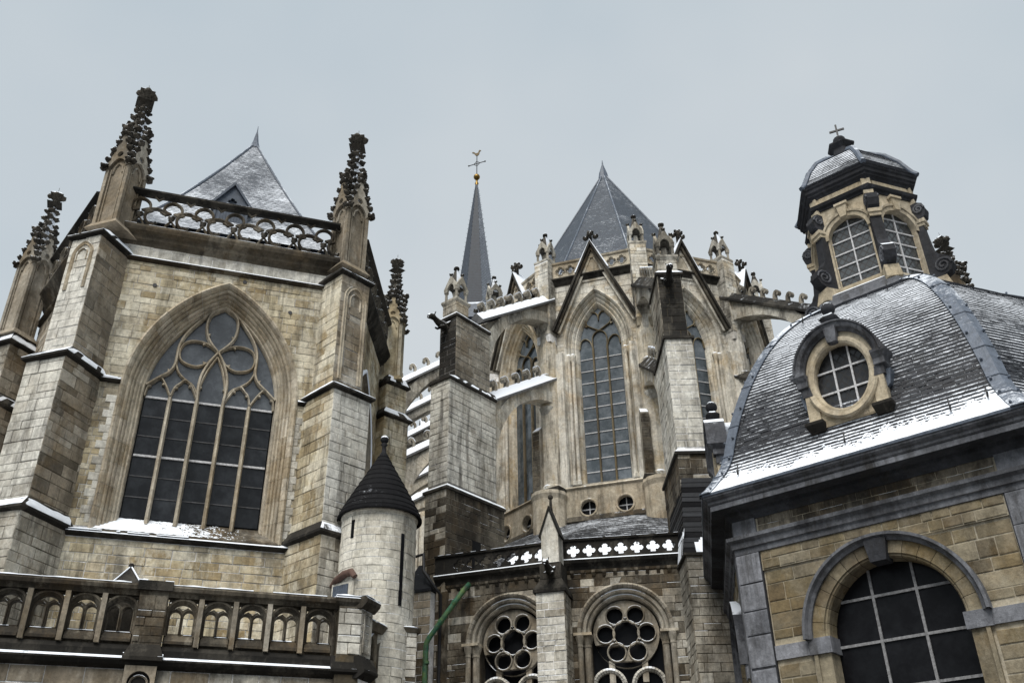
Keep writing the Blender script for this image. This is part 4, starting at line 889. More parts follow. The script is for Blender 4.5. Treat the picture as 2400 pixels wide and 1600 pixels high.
# ambulatory: roof ring and core
mb = MB(); vs = []; angs = [-100+12*i for i in range(22)]
for r, z in ((7.35, 14.62), (10, 13.2), (12.95, 11.25), (12.95, 11.1)):
    for a in angs: e = d2(a+180); vs.append((CC[0]-0+r*e[0]*1.0, CC[1]+r*e[1], z))
M_ = len(angs); mb.add(vs, [(i*M_+k, i*M_+k+1, (i+1)*M_+k+1, (i+1)*M_+k) for i in range(3) for k in range(M_-1)]); AR = mb.build('ambulatory_roof', 'slate_low', H)
mb = MB(); vs = []; fs = []; NA, NS = 300, 16
for i in range(NA+1):
    a = -40+70*i/NA; e = d2(a+180)
    for j in range(NS+1):
        r = 12.9-1.9*j/NS; z = 11.25+(12.95-r)*(13.2-11.25)/2.95; vs.append((CC[0]+r*e[0], CC[1]+r*e[1], z+.06+.02*mnoise.noise(Vector((i*.2, j*.5, 1)))))
for i in range(NA):
    for j in range(NS):
        if j/NS < .62+.3*mnoise.noise(Vector((i*.05, 0, 4)))+.25*mnoise.noise(Vector((i*.22, j*.4, 8)))+.2*mnoise.noise(Vector((i*.8, j*.9, 8))): fs.append((i*(NS+1)+j, (i+1)*(NS+1)+j, (i+1)*(NS+1)+j+1, i*(NS+1)+j+1))
mb.add(vs, fs); mb.build('snow', 'snow', H, AR, kind='stuff', smooth=True)
mb = MB(); mb.lathe(CC, [(12.5, 0), (12.5, 11.2), (7, 11.2)], 30); mb.build('ambulatory_wall', 'stone_dark', H)

# ------------------------------------------------------------------ flying buttresses
def garg_mesh():
    mb = MB(); P = [(0, 0, 0), (0, -.25, .03), (0, -.5, .06), (0, -.68, .13), (0, -.8, .17), (0, -.95, .12), (0, -1.05, .08)]
    mb.tube(P, [.15, .17, .13, .10, .13, .11, .05], 8)
    for s in (-1, 1):
        mb.tube([(s*.1, -.2, 0), (s*.16, -.36, -.12), (s*.12, -.5, -.16)], [.06, .05, .04], 6)
        mb.tube([(s*.07, -.78, .26), (s*.12, -.74, .38)], [.045, .012], 5); mb.tube([(s*.12, -.1, .1), (s*.2, .02, .22), (s*.1, .15, .2)], [.07, .06, .03], 6)
    mb.tube([(0, -.95, .05), (0, -1.08, .0)], [.06, .03], 6)
    return _shared('gargoyle', mb, 'stone_sooty')
GARG = garg_mesh()
def flyer(corner, ain, label, detail=True, cop='snow_coping', low='A', L=7.0, hooksnow=True, lat=0.0):
    e = d2(ain); P = (corner[0]-L*e[0], corner[1]-L*e[1]); FP = Fr(P[0], P[1], ain+90); FS = Fr(P[0], P[1], ain)
    t = Thing('flying_buttress', label, 'buttress', P, 'flying buttresses around the choir')
    def face(part, u0, u1, s0, s1, z0, z1, mf, ms, seed):
        if not detail: return
        stones(t, part, FP, u0-.01, u1+.01, z0, z1, -s0, mf, .25, (.35, .6), seed=seed)
        stones(t, part, FP.sub(u1, 0, FP.az-90), s0-.01, s1, z0, z1, 0, ms, .25, (.4, .75), seed=seed+1)
        stones(t, part, FP.sub(u0, 0, FP.az+90), -s1, -s0+.01, z0, z1, 0, ms, .25, (.4, .75), seed=seed+2)
    sd = int(abs(P[0]*37+P[1]*11))
    mb = MB(); mb.box(FP, -.5, .5, -3.1, .06, 10.5, 14.2); p0 = mb.build('pier_base', 'stone_pier', t)
    face(p0, -.5, .5, -.06, 3.1, 11.2, 14.15, ['stone_dark', 'stone_grey'], 'stone_dark', sd)
    mb = MB(); mb.box(FP, -.46, .46, -2.68, 0, 14.3, 18.62); p1 = mb.build('pier', 'mortar_dark', t); face(p1, -.46, .46, 0, 2.68, 14.42, 18.6, 'stone_pale', 'stone_pale', sd+3)
    mb = MB(); mb.box(FP, -.42, .42, -2.36, -.36, 18.62, 21.6); p2 = mb.build('pier_upper', 'mortar_dark', t); face(p2, -.42, .42, .36, 2.36, 18.85, 21.55, 'stone_sooty', 'stone_pier', sd+6)
    mb = MB(); mb.box(FP, -.36, .36, -1.12, -.42, 21.6, 22.3); p3 = mb.build('pedestal', 'stone_grey', t); face(p3, -.36, .36, .42, 1.12, 21.82, 22.28, 'stone_grey', 'stone_trim', sd+9)
    for (u, s0, s1, z, u2, s2, dz) in ((.5, -.06, 3.1, 14.2, .46, .02, .14), (.46, 0, 2.68, 18.62, .42, .36, .24), (.42, .36, 2.36, 21.58, .37, .42, .16)):
        L_ = MB(); ee = .09; L_.box(FP, -u-ee, u+ee, -s1, -s0+ee, z-.07, z+.03); L_.frust(FP, (-u-ee, u+ee, -s1, -s0+ee), z+.03, (-u2, u2, -s1, -s2), z+.03+dz); lo = L_.build('ledge', 'stone_sooty', t)
        snow_strip(t, FP.sub(u+ee, 0, FP.az-90), s0-ee, s1, -(u+ee-u2)+.01, 0, z+.034, .02, lo, slope=dz*.8, seed=sd, ml=s2-s0+ee)
    aedicule(t, p3, *FP.p(0, -.77, 0)[:2], FP.az, 22.46, 1.0)
    # flyers: spandrel wall, voussoir ring, saddle coping with hooks
    for (cs, cz, a_, b_, s0, z0, s1, z1, nm, hk) in ((7.3, 19.15, 5.0, 5.05, 2.0, 22.15, 7.05, 25.65, 'flyer', 8), (7.2, 15.95, 4.35, 4.25, 2.65, 18.7, 7.1, 21.55, 'flyer', 6)):
        arc = [(cs-a_*math.cos(R_(90*i/16)), cz+b_*math.sin(R_(90*i/16))) for i in range(17)]
        sl_ = (z1-z0)/(s1-s0); body = [(2.3, arc[0][1])]+arc+[(7.3, arc[-1][1]), (7.3, z1+.1), (s0, z0-.02), (2.3, z0-.02)]
        body = [(min(max(s, 2.3), 7.3), z) for s, z in body]
        mb = MB(); mb.plate(FS, body, [], -.27, .27); fl = mb.build(nm, 'stone_pier' if nm == 'flyer' and cz > 17 else 'stone_choir', t)
        for i in range(16):
            (x0, y0), (x1, y1) = arc[i], arc[i+1]; dx0, dy0 = x0-cs, y0-cz; k0 = 1+.5/math.hypot(dx0, dy0); dx1, dy1 = x1-cs, y1-cz; k1 = 1+.5/math.hypot(dx1, dy1)
            q = [(x0, y0-.02), (x1, y1-.02), (cs+dx1*k1, cz+dy1*k1), (cs+dx0*k0, cz+dy0*k0)]; c_ = (sum(p[0] for p in q)/4, sum(p[1] for p in q)/4)
            q = [(c_[0]+(p[0]-c_[0])*.975, c_[1]+(p[1]-c_[1])*.975) for p in q]
            if q[0][0] > 7.05: continue
            mb = MB(); mb.plate(FS, q, [], -.33, .33); mb.build('voussoir', 'stone_grey' if cz > 17 else 'stone_choir', t, fl)
        c = MB(); h_ = .42; wd = .43
        for (s_, z_) in ((s0, z0), (s1, z1)): pass
        V = []
        for (s_, z_) in ((s0-.05, z0-.03), (s1, z1)): V += [FS.p(s_, -wd, z_-.12), FS.p(s_, -wd, z_), FS.p(s_, -.07, z_+h_), FS.p(s_, .07, z_+h_), FS.p(s_, wd, z_), FS.p(s_, wd, z_-.12)]
        c.add(V, [(k, (k+1) % 6, (k+1) % 6+6, k+6) for k in range(6)]+[(0, 1, 2, 3, 4, 5), (11, 10, 9, 8, 7, 6)]); co = c.build('coping', cop, t)
        for i in range(hk):
            f = (i+.6)/hk; s_ = s0+(s1-s0)*f; z_ = z0+(z1-z0)*f+h_-.05; yaw = R_(90-(ain+180))
            put(t, co, 'hook_crocket', HOOK['stone_pier'], FS.p(s_, 0, z_), (.4, .34, .5), (0, 0, yaw))
            if hooksnow: put(t, co, 'snow', HOOKS, FS.p(s_, 0, z_), (.4, .36, .5), (0, 0, yaw))
    for z0, z1 in ((16.2, 19.95), (21.4, 24.15)):
        q = FS.p(6.7, 0, 0); mb = MB(); mb.lathe(q, [(.3, z0), (.3, z0+.12), (.21, z0+.22), (.2, z1-.4), (.23, z1-.36), (.34, z1-.08), (.36, z1), (.1, z1+.02)], 12); mb.build('column', 'stone_pale' if z0 < 20 else 'stone_grey', t)
    put(t, t.o, 'gargoyle', GARG, FP.p(-.1, -.36, 21.15), 1.0, (0, 0, R_(90-FP.az)))
    if low == 'B':
        mb = MB(); mb.frust(FP, (-.74, .9, -2.5, .75), 10.62, (-.46, .5, -2.5, .09), 13.3); so_ = mb.build('slate_cap', 'slate_turret', t); NC = 15
        for i in range(NC):
            f0, f1 = i/NC, min(1, (i+1.2)/NC); lp = lambda a, b_, f: a+(b_-a)*f; th = .022
            A0 = (lp(-.74, -.46, f0)-th, lp(.9, .5, f0)+th, -2.5, lp(.75, .09, f0)+th); A1 = (lp(-.74, -.46, f1)-.004, lp(.9, .5, f1)+.004, -2.5, lp(.75, .09, f1)+.004)
            c_ = MB(); c_.frust(FP, A0, 10.62+2.68*f0+.002, A1, 10.62+2.68*f1); c_.build('slate_course', 'slate_low' if i % 3 else 'slate_turret', t, so_)
        snow_strip(t, FP, -.76, .6, .55, .79, 10.64, .03, so_, slope=.7, seed=5, ml=.06, mr=.2); snow_strip(t, FP.sub(-.76, 0, FP.az+90), -.5, .75, -.09, .01, 10.64, .03, so_, slope=.75, seed=9)
        mb = MB(); mb.box(FP, -.78, .94, -2.5, .8, 10.55, 10.62); mb.build('eaves', 'stone_sooty', t, so_)
        mb = MB(); mb.box(FP, -.7, .9, -2.5, .7, 0, 10.55); pb = mb.build('pier_foot', 'mortar_dark', t)
        stones(t, pb, FP, -.7, .9, 5, 10.5, .7, 'stone_grey', .24, (.4, .8), seed=sd+20); stones(t, pb, FP.sub(-.7, 0, FP.az+90), -.9, .7, 5, 10.5, 0, 'stone_grey', .24, (.4, .8), seed=sd+21)
    else:
        mb = MB(); mb.box(FP, -.6, .6, -3.0, .06, 0, 10.5); mb.build('pier_foot', 'stone_dark', t)
    return t, FP, FS
kA, kB, kC = KC(1), KC(0), KC(-1)
tA, FPA, _ = flyer(kA, 39, 'flying buttress with a gargoyle and snow-covered copings between conical turret and choir window')
tB, FPB, _ = flyer(kB, 0, 'flying buttress with a blackened upper pier standing between the two choir gables', low='B', cop='stone_sooty', hooksnow=True)
flyer(kC, -36, 'flying buttress with mossy hooked dark coping meeting the domed chapel roof', cop='stone_sooty', hooksnow=False)
flyer(A2, 72, 'flying buttress reaching behind the tall chapel, next after the gargoyle pier', detail=False)
for i in range(2):
    q = (A2[0]+AXIS[0]*SIDE*(i+1), A2[1]+AXIS[1]*SIDE*(i+1)); flyer(q, 72, ('flying buttress glimpsed under another arch behind the gargoyle pier', 'farthest flying buttress, lowest of the snowy arches behind the gargoyle pier')[i], detail=False)
wbox(tA, 'opening', 'glass_black', FPA.sub(.5, 0, FPA.az-90), 1.3, 1.75, -.02, .03, 11.4, 12.6)

# ------------------------------------------------------------------ radiating chapels with rose windows
JX = (1.65, 29.6)
def rose_chapel(fr, u0, u1, uc, qf, label, seed):
    t = Thing('radiating_chapel', label, 'chapel', fr.p(uc, -1, 0), 'chapels with rose windows around the choir')
    a = roundarch(uc, 1.07, 8.74, 4.0, 28, 6)
    mb = MB(); mb.plate(fr, rect(u0, u1, 0, 10.75), [a(.3)], -.8, 0); wl = mb.build('wall', 'mortar_dark', t)
    stones(t, wl, fr, u0, u1, 3, 10.6, 0, ['stone_grey', 'stone_dark', 'stone_dark', 'stone_pier'], .24, (.35, .7), ablock(uc, a, .37), seed=seed)
    mb = MB(); up = lambda o: [q for q in a(o) if q[1] >= 8.7]
    mb.archsweep(fr, up, [(.42, 0), (.42, .06), (.36, .1), (.3, .06), (.27, -.05)], 20); mb.archsweep(fr, up, [(.27, -.05), (.22, .0), (.16, -.03), (.13, -.15), (.08, -.1), (.03, -.14), (0, -.3), (0, -.5)]); mb.build('archivolt', 'stone_pier', t)
    mb = MB(); dn = [(uc-1.07, 4), (uc-1.07, 8.72)]
    for s in (-1, 1):
        for o, w_, r in ((.34, .02, .085), (.12, -.12, .11)):
            q = fr.p(uc+s*(1.07+o), w_, 0); c = MB(); c.lathe(q, [(r*1.5, 4.0), (r*1.5, 4.2), (r, 4.3), (r, 8.3), (r*1.15, 8.33), (r*1.1, 8.4), (r*1.7, 8.6), (r*1.8, 8.66)], 10); c.build('column', 'stone_pier', t, wl, smooth=False)
        c = MB(); c.box(fr, *sorted((uc+s*1.04, uc+s*1.6)), -.3, .14, 8.66, 8.74); c.build('impost', 'stone_trim', t, wl)
        c = MB(); c.box(fr, *sorted((uc+s*1.07, uc+s*1.4)), -.6, -.2, 4, 8.66); c.build('jamb', 'stone_dark', t, wl)
    mb = MB(); mb.plate(fr, a(.02), [], -.66, -.6); wn = mb.build('rose_window', 'glass_black', t)
    pet = [(uc+.64*math.cos(R_(60*k)), 8.74+.64*math.sin(R_(60*k))) for k in range(6)]
    mb = MB(); mb.plate(fr, circ(uc, 8.74, 1.02, 40), [circ(uc, 8.74, .40, 24)]+[circ(x, z, .275, 18) for x, z in pet], -.5, -.3)
    for k in (-1, 1): mb.box(fr, uc+k*.5-.09, uc+k*.5+.09, -.48, -.32, 7.3, 7.95)
    mb.build('rose_plate', 'stone_pier', t, wn)
    mb = MB(); mb.ribbon(fr, circ(uc, 8.74, .40, 28), .05, -.32, -.25, True); mb.build('hub_ring', 'stone_pier', t, wn)
    for x, z in pet: mb = MB(); mb.ribbon(fr, circ(x, z, .28, 22), .055, -.32, -.25, True); mb.build('petal_ring', 'stone_pier', t, wn)
    for k in range(6): put(t, wn, 'boss', CROCK[k % 3], fr.p(uc+.44*math.cos(R_(60*k+30)), -.27, 8.74+.44*math.sin(R_(60*k+30))), .1)
    for s in (-1, 1):
        mb = MB(); l_ = roundarch(uc+s*.6, .4, 7.2, 4.0, 16); mb.archsweep(fr, l_, [(.14, -.5), (.14, -.3), (.07, -.24), (0, -.3), (0, -.5)], 10); mb.build('lancet_head', 'stone_pale', t, wn)
    mb = MB(); mb.prof(fr, [(-.4, 10.72), (.04, 10.72), (.08, 10.82), (.2, 10.9), (.24, 11.0), (.2, 11.04), (-.4, 11.04)], u0, u1); mb.build('cornice', 'stone_sooty', t)
    mb = MB(); mb.prof(fr, [(0, 10.62), (.05, 10.62), (.07, 10.7), (0, 10.72)], u0, u1); mb.build('fillet', 'stone_dark', t)
    n_ = int((u1-u0)/.34)
    for i in range(n_):
        u = u0+.17+i*.34; mb = MB(); mb.prof(fr, [(0, 10.48), (.05, 10.5), (.13, 10.6), (.13, 10.68), (0, 10.68)], u-.055, u+.055); mb.build('corbel', 'stone_dark', t)
    qs = [u for u in qf if u0+.2 < u < u1-.2]
    mb = MB(); mb.plate(fr, rect(u0, u1, 11.04, 11.64), [quatre(u, 11.33, .40, 5) for u in qs], .0, .12); mb.prof(fr, [(-.06, 11.64), (.18, 11.64), (.2, 11.7), (0, 11.75), (-.06, 11.74)], u0, u1); pp = mb.build('parapet', 'stone_sooty', t)
    snow_strip(t, fr, u0, u1, -.05, .1, 11.745, .012, pp, seed=seed)
    return t
FCR = Fr(JX[0], JX[1], 98.5); FCL = Fr(JX[0], JX[1], 110)
t2 = rose_chapel(FCR, -.35, 4.3, 1.72, [.23+.51*k for k in range(7)], 'dark stone radiating chapel with rose window and quatrefoil parapet against the slate-capped buttress', 500)
t1 = rose_chapel(FCL, -4.6, -.2, -1.98, [-3.72+.475*k for k in range(8)], 'dark stone radiating chapel with rose window and quatrefoil parapet beside the green drainpipe', 520)
# buttress between them
FB = Fr(JX[0]-.26, JX[1]-.97, 105)
BT = Thing('chapel_buttress', 'whitish buttress with a gabled top between the two rose-window chapels', 'buttress', FB.p(-.36, -.4, 0))
mb = MB(); mb.box(FB, -.8, .07, -1.2, 0, 0, 9.85); o = mb.build('buttress', 'mortar_dark', BT); stones(BT, o, FB, -.81, .08, 3, 9.8, 0, ['stone_pale', 'stone_pale', 'stone_grey'], .22, (.3, .55), seed=530); stones(BT, o, FB.sub(.07, 0, 15), 0, 1.1, 3, 9.8, 0, 'stone_grey', .22, (.3, .55), seed=531)
mb = MB(); mb.box(FB, -.88, .15, -1.2, .08, 9.8, 9.9); mb.frust(FB, (-.88, .15, -1.2, .08), 9.9, (-.66, -.0, -1.2, -.1), 10.25); mb.box(FB, -.68, .0, -1.2, -.08, 10.25, 10.75); o = mb.build('ledge', 'stone_sooty', BT); put(BT, BT.o, 'gargoyle', GARG, FB.p(-.34, -.12, 10.45), .8, (0, 0, R_(-15)))
mb = MB(); mb.plate(FB, [(-.6, 10.75), (-.05, 10.75), (-.05, 11.65), (-.32, 12.45), (-.6, 11.65)], [], -.75, -.06); mb.build('gabled_top', 'stone_pale', BT)
for s in (-1, 1):
    mb = MB(); mb.plate(FB, [(-.325+s*.30, 11.6), (-.325+s*.36, 11.6), (-.325, 12.62), (-.325, 12.46)], [], -.8, -.02); mb.build('gable_coping', 'stone_sooty', BT)
mb = MB(); mb.tube([FB.p(-.325, -.4, 12.5), FB.p(-.325, -.4, 13.0)], [.07, .04], 6); mb.ball(FB.p(-.325, -.4, 13.02), .09, 8); mb.build('finial', 'stone_sooty', BT)
# small buttress with a snowy slate cap, by the drainpipe
SBT = Thing('side_buttress', 'short rough buttress with a snowy lean-to cap behind the round turret', 'buttress', FCL.p(-5.0, 0, 0))
mb = MB(); mb.box(FCL, -5.55, -4.62, -1.6, .35, 0, 10.55); o = mb.build('buttress', 'mortar_dark', SBT); stones(SBT, o, FCL, -5.56, -4.61, 3, 10.5, .35, ['stone_dark', 'stone_brown', 'stone_grey'], .26, (.3, .6), seed=540)
mb = MB(); mb.box(FCL, -5.62, -4.56, -1.6, .42, 10.5, 10.58); mb.frust(FCL, (-5.62, -4.56, -1.6, .42), 10.58, (-5.5, -5.2, -1.6, -.5), 11.7); mb.build('lean_to_cap', 'slate_low', SBT)
mb = MB(); mb.box(FCL, -7.5, -5.5, -3, -.4, 0, 10.2); mb.build('wall', 'stone_dark', SBT)
# drainpipes
DP = Thing('drainpipe', 'green weathered copper drainpipe bending down beside the rose window', 'drainpipe', FCL.p(-4.67, .42, 0))
q = lambda u, w_, z: FCL.p(u, w_, z)
mb = MB(); mb.tube([q(-3.3, .2, 10.62), q(-3.42, .34, 10.42), q(-4.55, .45, 9.0), q(-4.66, .46, 8.8), q(-4.68, .46, 8.55), q(-4.68, .46, 0)], .085, 10); o = mb.build('pipe', 'copper_green', DP, smooth=True)
for (u, z) in ((-3.75, 10.02), (-4.2, 9.44), (-4.68, 8.2), (-4.68, 6.9)):
    mb = MB(); mb.tube([q(u+.03, .46 if u < -4.5 else .34+(u+3.42)*-.097, z+.045), q(u-.03 if u > -4.5 else u+.03, .46 if u < -4.5 else .34+(u+3.42)*-.097, z-.045)], .1, 10); mb.build('joint_collar', 'copper_green', DP)
snp = MB(); snp.tube([q(-4.35, .47, 9.32), q(-4.55, .47, 9.07), q(-4.62, .47, 8.97)], [.02, .05, .03], 6); snp.build('snow', 'snow', DP, kind='stuff')
DP2 = Thing('downpipe', 'thin black iron downpipe stepping out of the dark corner behind the turret', 'drainpipe', FCL.p(-4.3, .1, 0))
mb = MB(); mb.tube([q(-5.5, .2, 11.75), q(-4.95, .3, 11.8), q(-4.9, .35, 11.2), q(-4.4, .5, 10.55), q(-4.36, .12, 10.4), q(-4.36, .1, 0)], .055, 8); mb.build('pipe', 'iron', DP2, smooth=True)

# ------------------------------------------------------------------ crossing spire
SX, SY = -2.71, 60.0
SP = Thing('fleche', 'slender slate-covered spire with gilded ball, cross and weathercock', 'spire', (SX, SY))
zt, zb = 52.7, 39.8; rb = 1.05*(zt-zb)/(zt-44.5); a0 = 180-17-2.6
mb = MB(); n8 = 8; vs = [(SX+rb*math.sin(R_(a0+45*k)), SY+rb*math.cos(R_(a0+45*k)), zb) for k in range(8)]+[(SX+.07*math.sin(R_(a0+45*k)), SY+.07*math.cos(R_(a0+45*k)), zt) for k in range(8)]
for k in range(8):
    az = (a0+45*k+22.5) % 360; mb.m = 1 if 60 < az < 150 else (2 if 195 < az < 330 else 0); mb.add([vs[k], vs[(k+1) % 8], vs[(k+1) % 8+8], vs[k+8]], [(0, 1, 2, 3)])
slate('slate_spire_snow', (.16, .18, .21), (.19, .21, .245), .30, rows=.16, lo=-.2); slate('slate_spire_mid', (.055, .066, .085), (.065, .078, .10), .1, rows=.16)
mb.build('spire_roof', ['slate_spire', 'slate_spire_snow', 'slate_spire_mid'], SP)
mb = MB(); mb.lathe((SX, SY), [(rb+.7, 38.2), (rb+.55, 39.4), (rb+.1, 39.8), (.5, 39.85)], 8, a0); mb.lathe((SX, SY), [(rb+.5, 20), (rb+.5, 38.4)], 8, a0); mb.build('spire_base', 'lead', SP)
mb = MB()
for k in range(8):
    for i in range(26):
        f = .04+.92*i/26; v = Vector(vs[k]).lerp(Vector(vs[k+8]), f); e = (a0+45*k); mb.tube([v, v+Vector((math.sin(R_(e))*.08, math.cos(R_(e))*.08, .04))], .013, 4)
mb.build('edge_hooks', 'iron', SP)
mb = MB(); mb.lathe((SX, SY), [(.1, 52.3), (.16, 52.5), (.08, 52.7), (.1, 52.9)], 10); mb.ball((SX, SY, 53.2), .27, 16); mb.build('gilded_ball', 'gilt', SP, smooth=True)
mb = MB(); mb.tube([(SX, SY, 53.3), (SX, SY, 55.6)], .04, 6); ca = R_(112); cx, cy = math.sin(ca), math.cos(ca)
mb.tube([(SX-.72*cx, SY-.72*cy, 54.65), (SX+.72*cx, SY+.72*cy, 54.65)], .035, 6)
for s in (-1, 1): mb.ball((SX+s*.74*cx, SY+s*.74*cy, 54.65), .075, 6)
for s in (-1, 1):
    for z_ in (-1, 1): mb.tube([(SX+s*.28*cx, SY+s*.28*cy, 54.65), (SX, SY, 54.65+z_*.28)], .025, 5)
mb.build('cross', 'iron', SP)
fc = Fr(SX, SY, 100); mb = MB(); mb.plate(fc, [(-.06, 55.5), (.08, 55.5), (.2, 55.68), (.22, 55.85), (.3, 55.98), (.36, 56.0), (.3, 56.08), (.2, 56.1), (.14, 55.98), (.1, 55.82), (-.1, 55.78), (-.2, 55.9), (-.32, 55.98), (-.42, 55.9), (-.36, 55.82), (-.26, 55.8), (-.16, 55.62)], [], -.03, .03); mb.build('weathercock', 'gilt_dark', SP)
# ------------------------------------------------------------------ baroque domed chapel (hexagon)
BC = (11.266, 23.65); RW = 6.4235; APO = RW*math.cos(R_(30))
B = Thing('domed_chapel', 'hexagonal ochre stone chapel with curved slate roof, oculus dormer and arched window', 'chapel', BC)
def face(o, c=BC, ap=APO): e = d2(o); return Fr(c[0]+ap*e[0], c[1]+ap*e[1], o-90)
FF, FLf, FRf = face(220), face(280), face(160)
HS = RW/2
for i, fr in enumerate((FF, FLf, FRf, face(340), face(40), face(100))):
    vis = i < 3
    a = roundarch(0, 1.4, 6.37, 2.0, 30, 8)
    mb = MB(); mb.plate(fr, rect(-HS, HS, 0, 9.5), [a(.36)] if vis else [], -.7, 0); wl = mb.build('wall', 'mortar_light', B)
    if not vis: continue
    fn = lambda z0, z1: ablock(0, a, .43)(z0, z1)+([(-9, 9)] if (z1 > 6.1 and z0 < 6.36) else [])
    stones(B, wl, fr, -2.64, 2.64, 2.2, 8.02, 0, 'stone_ochre', .285, (.45, .95), fn, seed=600+i, proud=(.008, .025), gap=.02)
    mb = MB(); mb.box(fr, -2.66, 2.66, 0, .05, 8.06, 8.5); up = mb.build('upper_band', 'mortar_light', B); stones(B, up, fr, -2.64, 2.64, 8.07, 8.5, .05, 'stone_ochre', .22, (.3, .7), seed=610+i, gap=.02)
    stones(B, wl, fr, -2.64, 2.64, 8.95, 9.35, 0, 'stone_dark', .2, (.3, .6), seed=615+i)  # frieze: grime plus the shade below the cornice, put into a darker stone
    for s in (-1, 1):
        mb = MB(); mb.box(fr, *sorted((s*2.66, s*(HS+.045))), 0, .08, 0, 8.5); pl = mb.build('pilaster', 'bluestone_dark', B)
        z = .1; rg = random.Random(9+i)
        while z < 8.4:
            h_ = min(rg.uniform(.5, .85), 8.5-z); B.st.append((pl, fr, *sorted((s*2.68, s*(HS+.06))), z+.006, z+h_-.006, .08, .02, 'bluestone_light')); z += h_
        mb = MB(); mb.box(fr, *sorted((s*2.68, s*(HS+.04))), 0, .07, 8.93, 9.34); mb.build('frieze_block', 'bluestone', B)
        mb = MB(); mb.box(fr, *sorted((s*1.86, s*2.65)), 0, .06, 6.08, 6.38); mb.build('impost_band', 'bluestone_light', B)
        mb = MB(); mb.box(fr, *sorted((s*1.36, s*1.86)), -.4, .11, 6.06, 6.39); mb.build('impost_block', 'bluestone_light', B)
        mb = MB(); mb.box(fr, *sorted((s*1.42, s*1.76)), -.4, .04, 2, 6.06); mb.box(fr, *sorted((s*1.7, s*1.78)), .0, .09, 2, 6.06); mb.build('jamb', 'stone_ochre', B)
    upa = lambda o: [q for q in a(o) if q[1] > 6.36]
    mb = MB(); mb.archsweep(fr, upa, [(.36, .0), (.34, .06), (.08, .07), (.07, .03), (.03, .03), (0, -.02), (0, -.4)], 14); mb.build('archivolt', 'stone_ochre', B)
    mb = MB(); mb.archsweep(fr, upa, [(.34, .02), (.34, .12), (.40, .16), (.44, .24), (.50, .24), (.50, .0)]); mb.build('hood_mould', 'bluestone', B)
    mb = MB(); mb.plate(fr, [(-.17, 7.68), (.17, 7.68), (.25, 8.2), (-.25, 8.2)], [], -.2, .2); mb.build('keystone', 'bluestone_dark', B)
    mb = MB(); mb.plate(fr, a(.02), [], -.44, -.42); wn = mb.build('window', 'glass_black', B)
    XS = (-1.4, -.46, .46, 1.4); ZS = (2.0, 3.45, 4.37, 5.29, 6.21, 7.13, 7.8)
    for x in XS[1:3]: wbox(B, 'glazing_bar', 'bar_grey', fr, x-.028, x+.028, -.40, -.36, 2, 6.37+math.sqrt(1.4**2-x*x), wn)
    for z in ZS[1:-1]: hw = a.half(z, 0); wbox(B, 'glazing_bar', 'bar_grey', fr, -hw, hw, -.405, -.365, z-.028, z+.028, wn)
    for x0, x1 in zip(XS[:-1], XS[1:]):
        for z0, z1 in zip(ZS[:-1], ZS[1:]):
            if max(a.half(z0, 0), 0) < min(abs(x0), abs(x1)): continue
            xa, xb = x0+.03, x1-.03; pts = [(xa, z0+.03), (xb, z0+.03)]+[(xb-(xb-xa)*k/6, min(z1-.03, 6.35+math.sqrt(max(0.0, 1.38**2-(xb-(xb-xa)*k/6)**2)))) for k in range(7)]
            if min(p_[1] for p_ in pts[2:]) <= z0+.04: pts = [p_ for p_ in pts if p_[1] > z0+.04 or p_[1] == z0+.03]
            if len(pts) > 3:
                mb = MB(); mb.plate(fr, pts, [], -.415, -.405+random.random()*.004); mb.build('pane', 'glass_black', B, wn)
        for k in range(9): pass
cr = lambda d: (APO+d)/math.cos(R_(30))
mb = MB(); mb.lathe(BC, [(cr(-.3), 8.5), (cr(.1), 8.5), (cr(.11), 8.62), (cr(.16), 8.64), (cr(.18), 8.76), (cr(.26), 8.82), (cr(.27), 8.9), (cr(-.3), 8.93)], 6, 190, False); mb.build('architrave', 'bluestone', B)
mb = MB(); mb.lathe(BC, [(cr(-.3), 9.3), (cr(.06), 9.3), (cr(.12), 9.38), (cr(.2), 9.42), (cr(.22), 9.5), (cr(.52), 9.52), (cr(.525), 9.67), (cr(.3), 9.67)], 6, 190, False); mb.build('cornice', 'bluestone_dark', B); mb = MB(); mb.lathe(BC, [(cr(.3), 9.66), (cr(.55), 9.66), (cr(.58), 9.69), (cr(.59), 9.75), (cr(.63), 9.77), (cr(.68), 9.82), (cr(.69), 9.88), (cr(.3), 9.9)], 6, 190, False); mb.build('cornice_moulding', 'bluestone', B); mb = MB(); mb.lathe(BC, [(cr(.5), 9.535), (cr(.535), 9.535), (cr(.54), 9.65), (cr(.5), 9.655)], 6, 190, False); mb.build('cornice_fascia', 'bluestone_light', B)  # lower cornice takes darker bluestone: soffit shade painted into its colour
# roof profile: circumradius of the hips against height
HP = [(7.22, 9.89), (6.92, 10.2), (6.62, 10.58), (6.43, 10.95), (6.27, 11.45), (5.97, 12.2), (5.57, 13.02), (4.97, 13.98), (4.32, 14.76), (3.62, 15.38), (3.0, 15.8), (2.3, 16.22)]
PR = []
for i in range(len(HP)-1):
    p0, p1, p2, p3 = HP[max(i-1, 0)], HP[i], HP[i+1], HP[min(i+2, len(HP)-1)]
    for k in range(6):
        t_ = k/6; PR.append(tuple(.5*((2*p1[j])+(-p0[j]+p2[j])*t_+(2*p0[j]-5*p1[j]+4*p2[j]-p3[j])*t_*t_+(-p0[j]+3*p1[j]-3*p2[j]+p3[j])*t_**3) for j in (0, 1)))
PR.append(HP[-1]); C30 = math.cos(R_(30))
AL = [0.0]
for i in range(1, len(PR)): AL.append(AL[-1]+math.hypot((PR[i][0]-PR[i-1][0])*C30, PR[i][1]-PR[i-1][1]))
